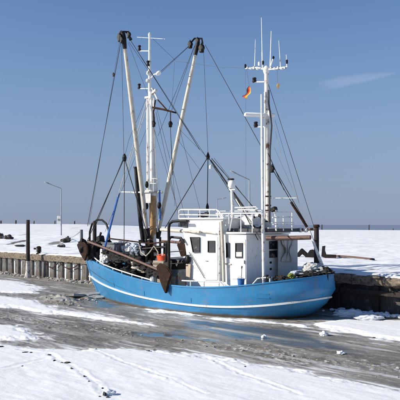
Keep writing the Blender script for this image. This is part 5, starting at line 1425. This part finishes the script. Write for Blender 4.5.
floe(264, 338, .18, .15, .09, .3, 'small white ice lump standing in the wet blue water', M_snowlump, 5)
floe(324, 335.5, .26, .2, .11, .3, 'pale ice lump on the slush right of the stern', M_snowlump, 6)
floe(350, 316, 1.2, .6, .20, .2, 'big snowy block against the shaded quay just right of the stern', M_snowlump, 7)
floe(368, 320, .9, .6, .16, -.2, 'snowy block in front of the shaded quay, second from the stern', M_snowlump, 8)
floe(341, 354, .22, .2, .07, .1, 'little white ice lump on the slush at the right', M_snowlump, 9)
# dark frozen clods in the near snow
CL = [(1, 346.8, 5, 2.2), (25, 352.4, 7, 1.4), (31, 352.6, 4, 1.2), (49, 355.2, 4.5, 1.8), (54.5, 360.6, 2.6, 2.2), (62, 362.8, 4, 1.2), (67.5, 363, 7.5, 2.6), (71.6, 368.6, 3, 2),
      (96, 349.2, 3.2, 1.4), (84, 376.4, 2.2, 2.2), (88.8, 381.4, 2.2, 2.2), (102.5, 388.2, 2.2, 1.8), (104.6, 395.0, 5, 5.0), (99.5, 396.4, 3, 1.6), (108, 397.4, 4, 2.2),
      (148, 351.0, 5, 1.4), (155, 350.2, 4, 1.2), (374, 337.5, 3, 1), (245, 366.5, 2, 1), (22, 366, 2.4, .9)]
CLAB = ['dark clod at the left edge of the picture where near snow meets slush', 'long flat dark clod on the near snow edge, left', 'short flat clod touching the long flat clod on the near snow edge',
        'flat dark clod at the upper end of the line of clods on the near snow', 'small round clod second down the line of clods', 'thin flat clod beside the humped clod', 'humped wide dark clod midway along the line of clods',
        'small clod just below the humped wide clod', 'low clod on the near snow edge below the bow', 'upper of two little round clods near the bottom left', 'lower of two little round clods near the bottom left',
        'little clod directly above the largest clod at the bottom edge', 'largest dark clod, at the bottom edge of the picture in the near snow', 'flat clod left of the largest clod at the bottom edge', 'flat clod right of the largest clod at the bottom edge',
        'longer of two flat clods on the snow edge below the dark trawl shoe', 'shorter of two flat clods on the snow edge below the dark trawl shoe', 'tiny clod on the snow strip right of the stern', 'tiny clod alone in the middle of the near snow', 'tiny clod in the near snow below the long flat clod']
for i, (px, py, wpx, hpx) in enumerate(CL):
    c = GI(px, py); s = c.y / FOC
    o = build('frozen_clod', MB().blob(c + Vector((0, 0, .0)), (wpx * s * .8, max(hpx, 2) * s * 1.8, hpx * s * 1.0), .35, 60 + i, 2), M_rock, None, loc=c, angle=50)
    lab = CLAB[i]
    tag(o, lab, 'clod', 'frozen clods in the near snow')
floe(109, 394, .26, .2, .08, .3, 'white snow lump beside the largest dark clod at the bottom', M_snowlump, 21)
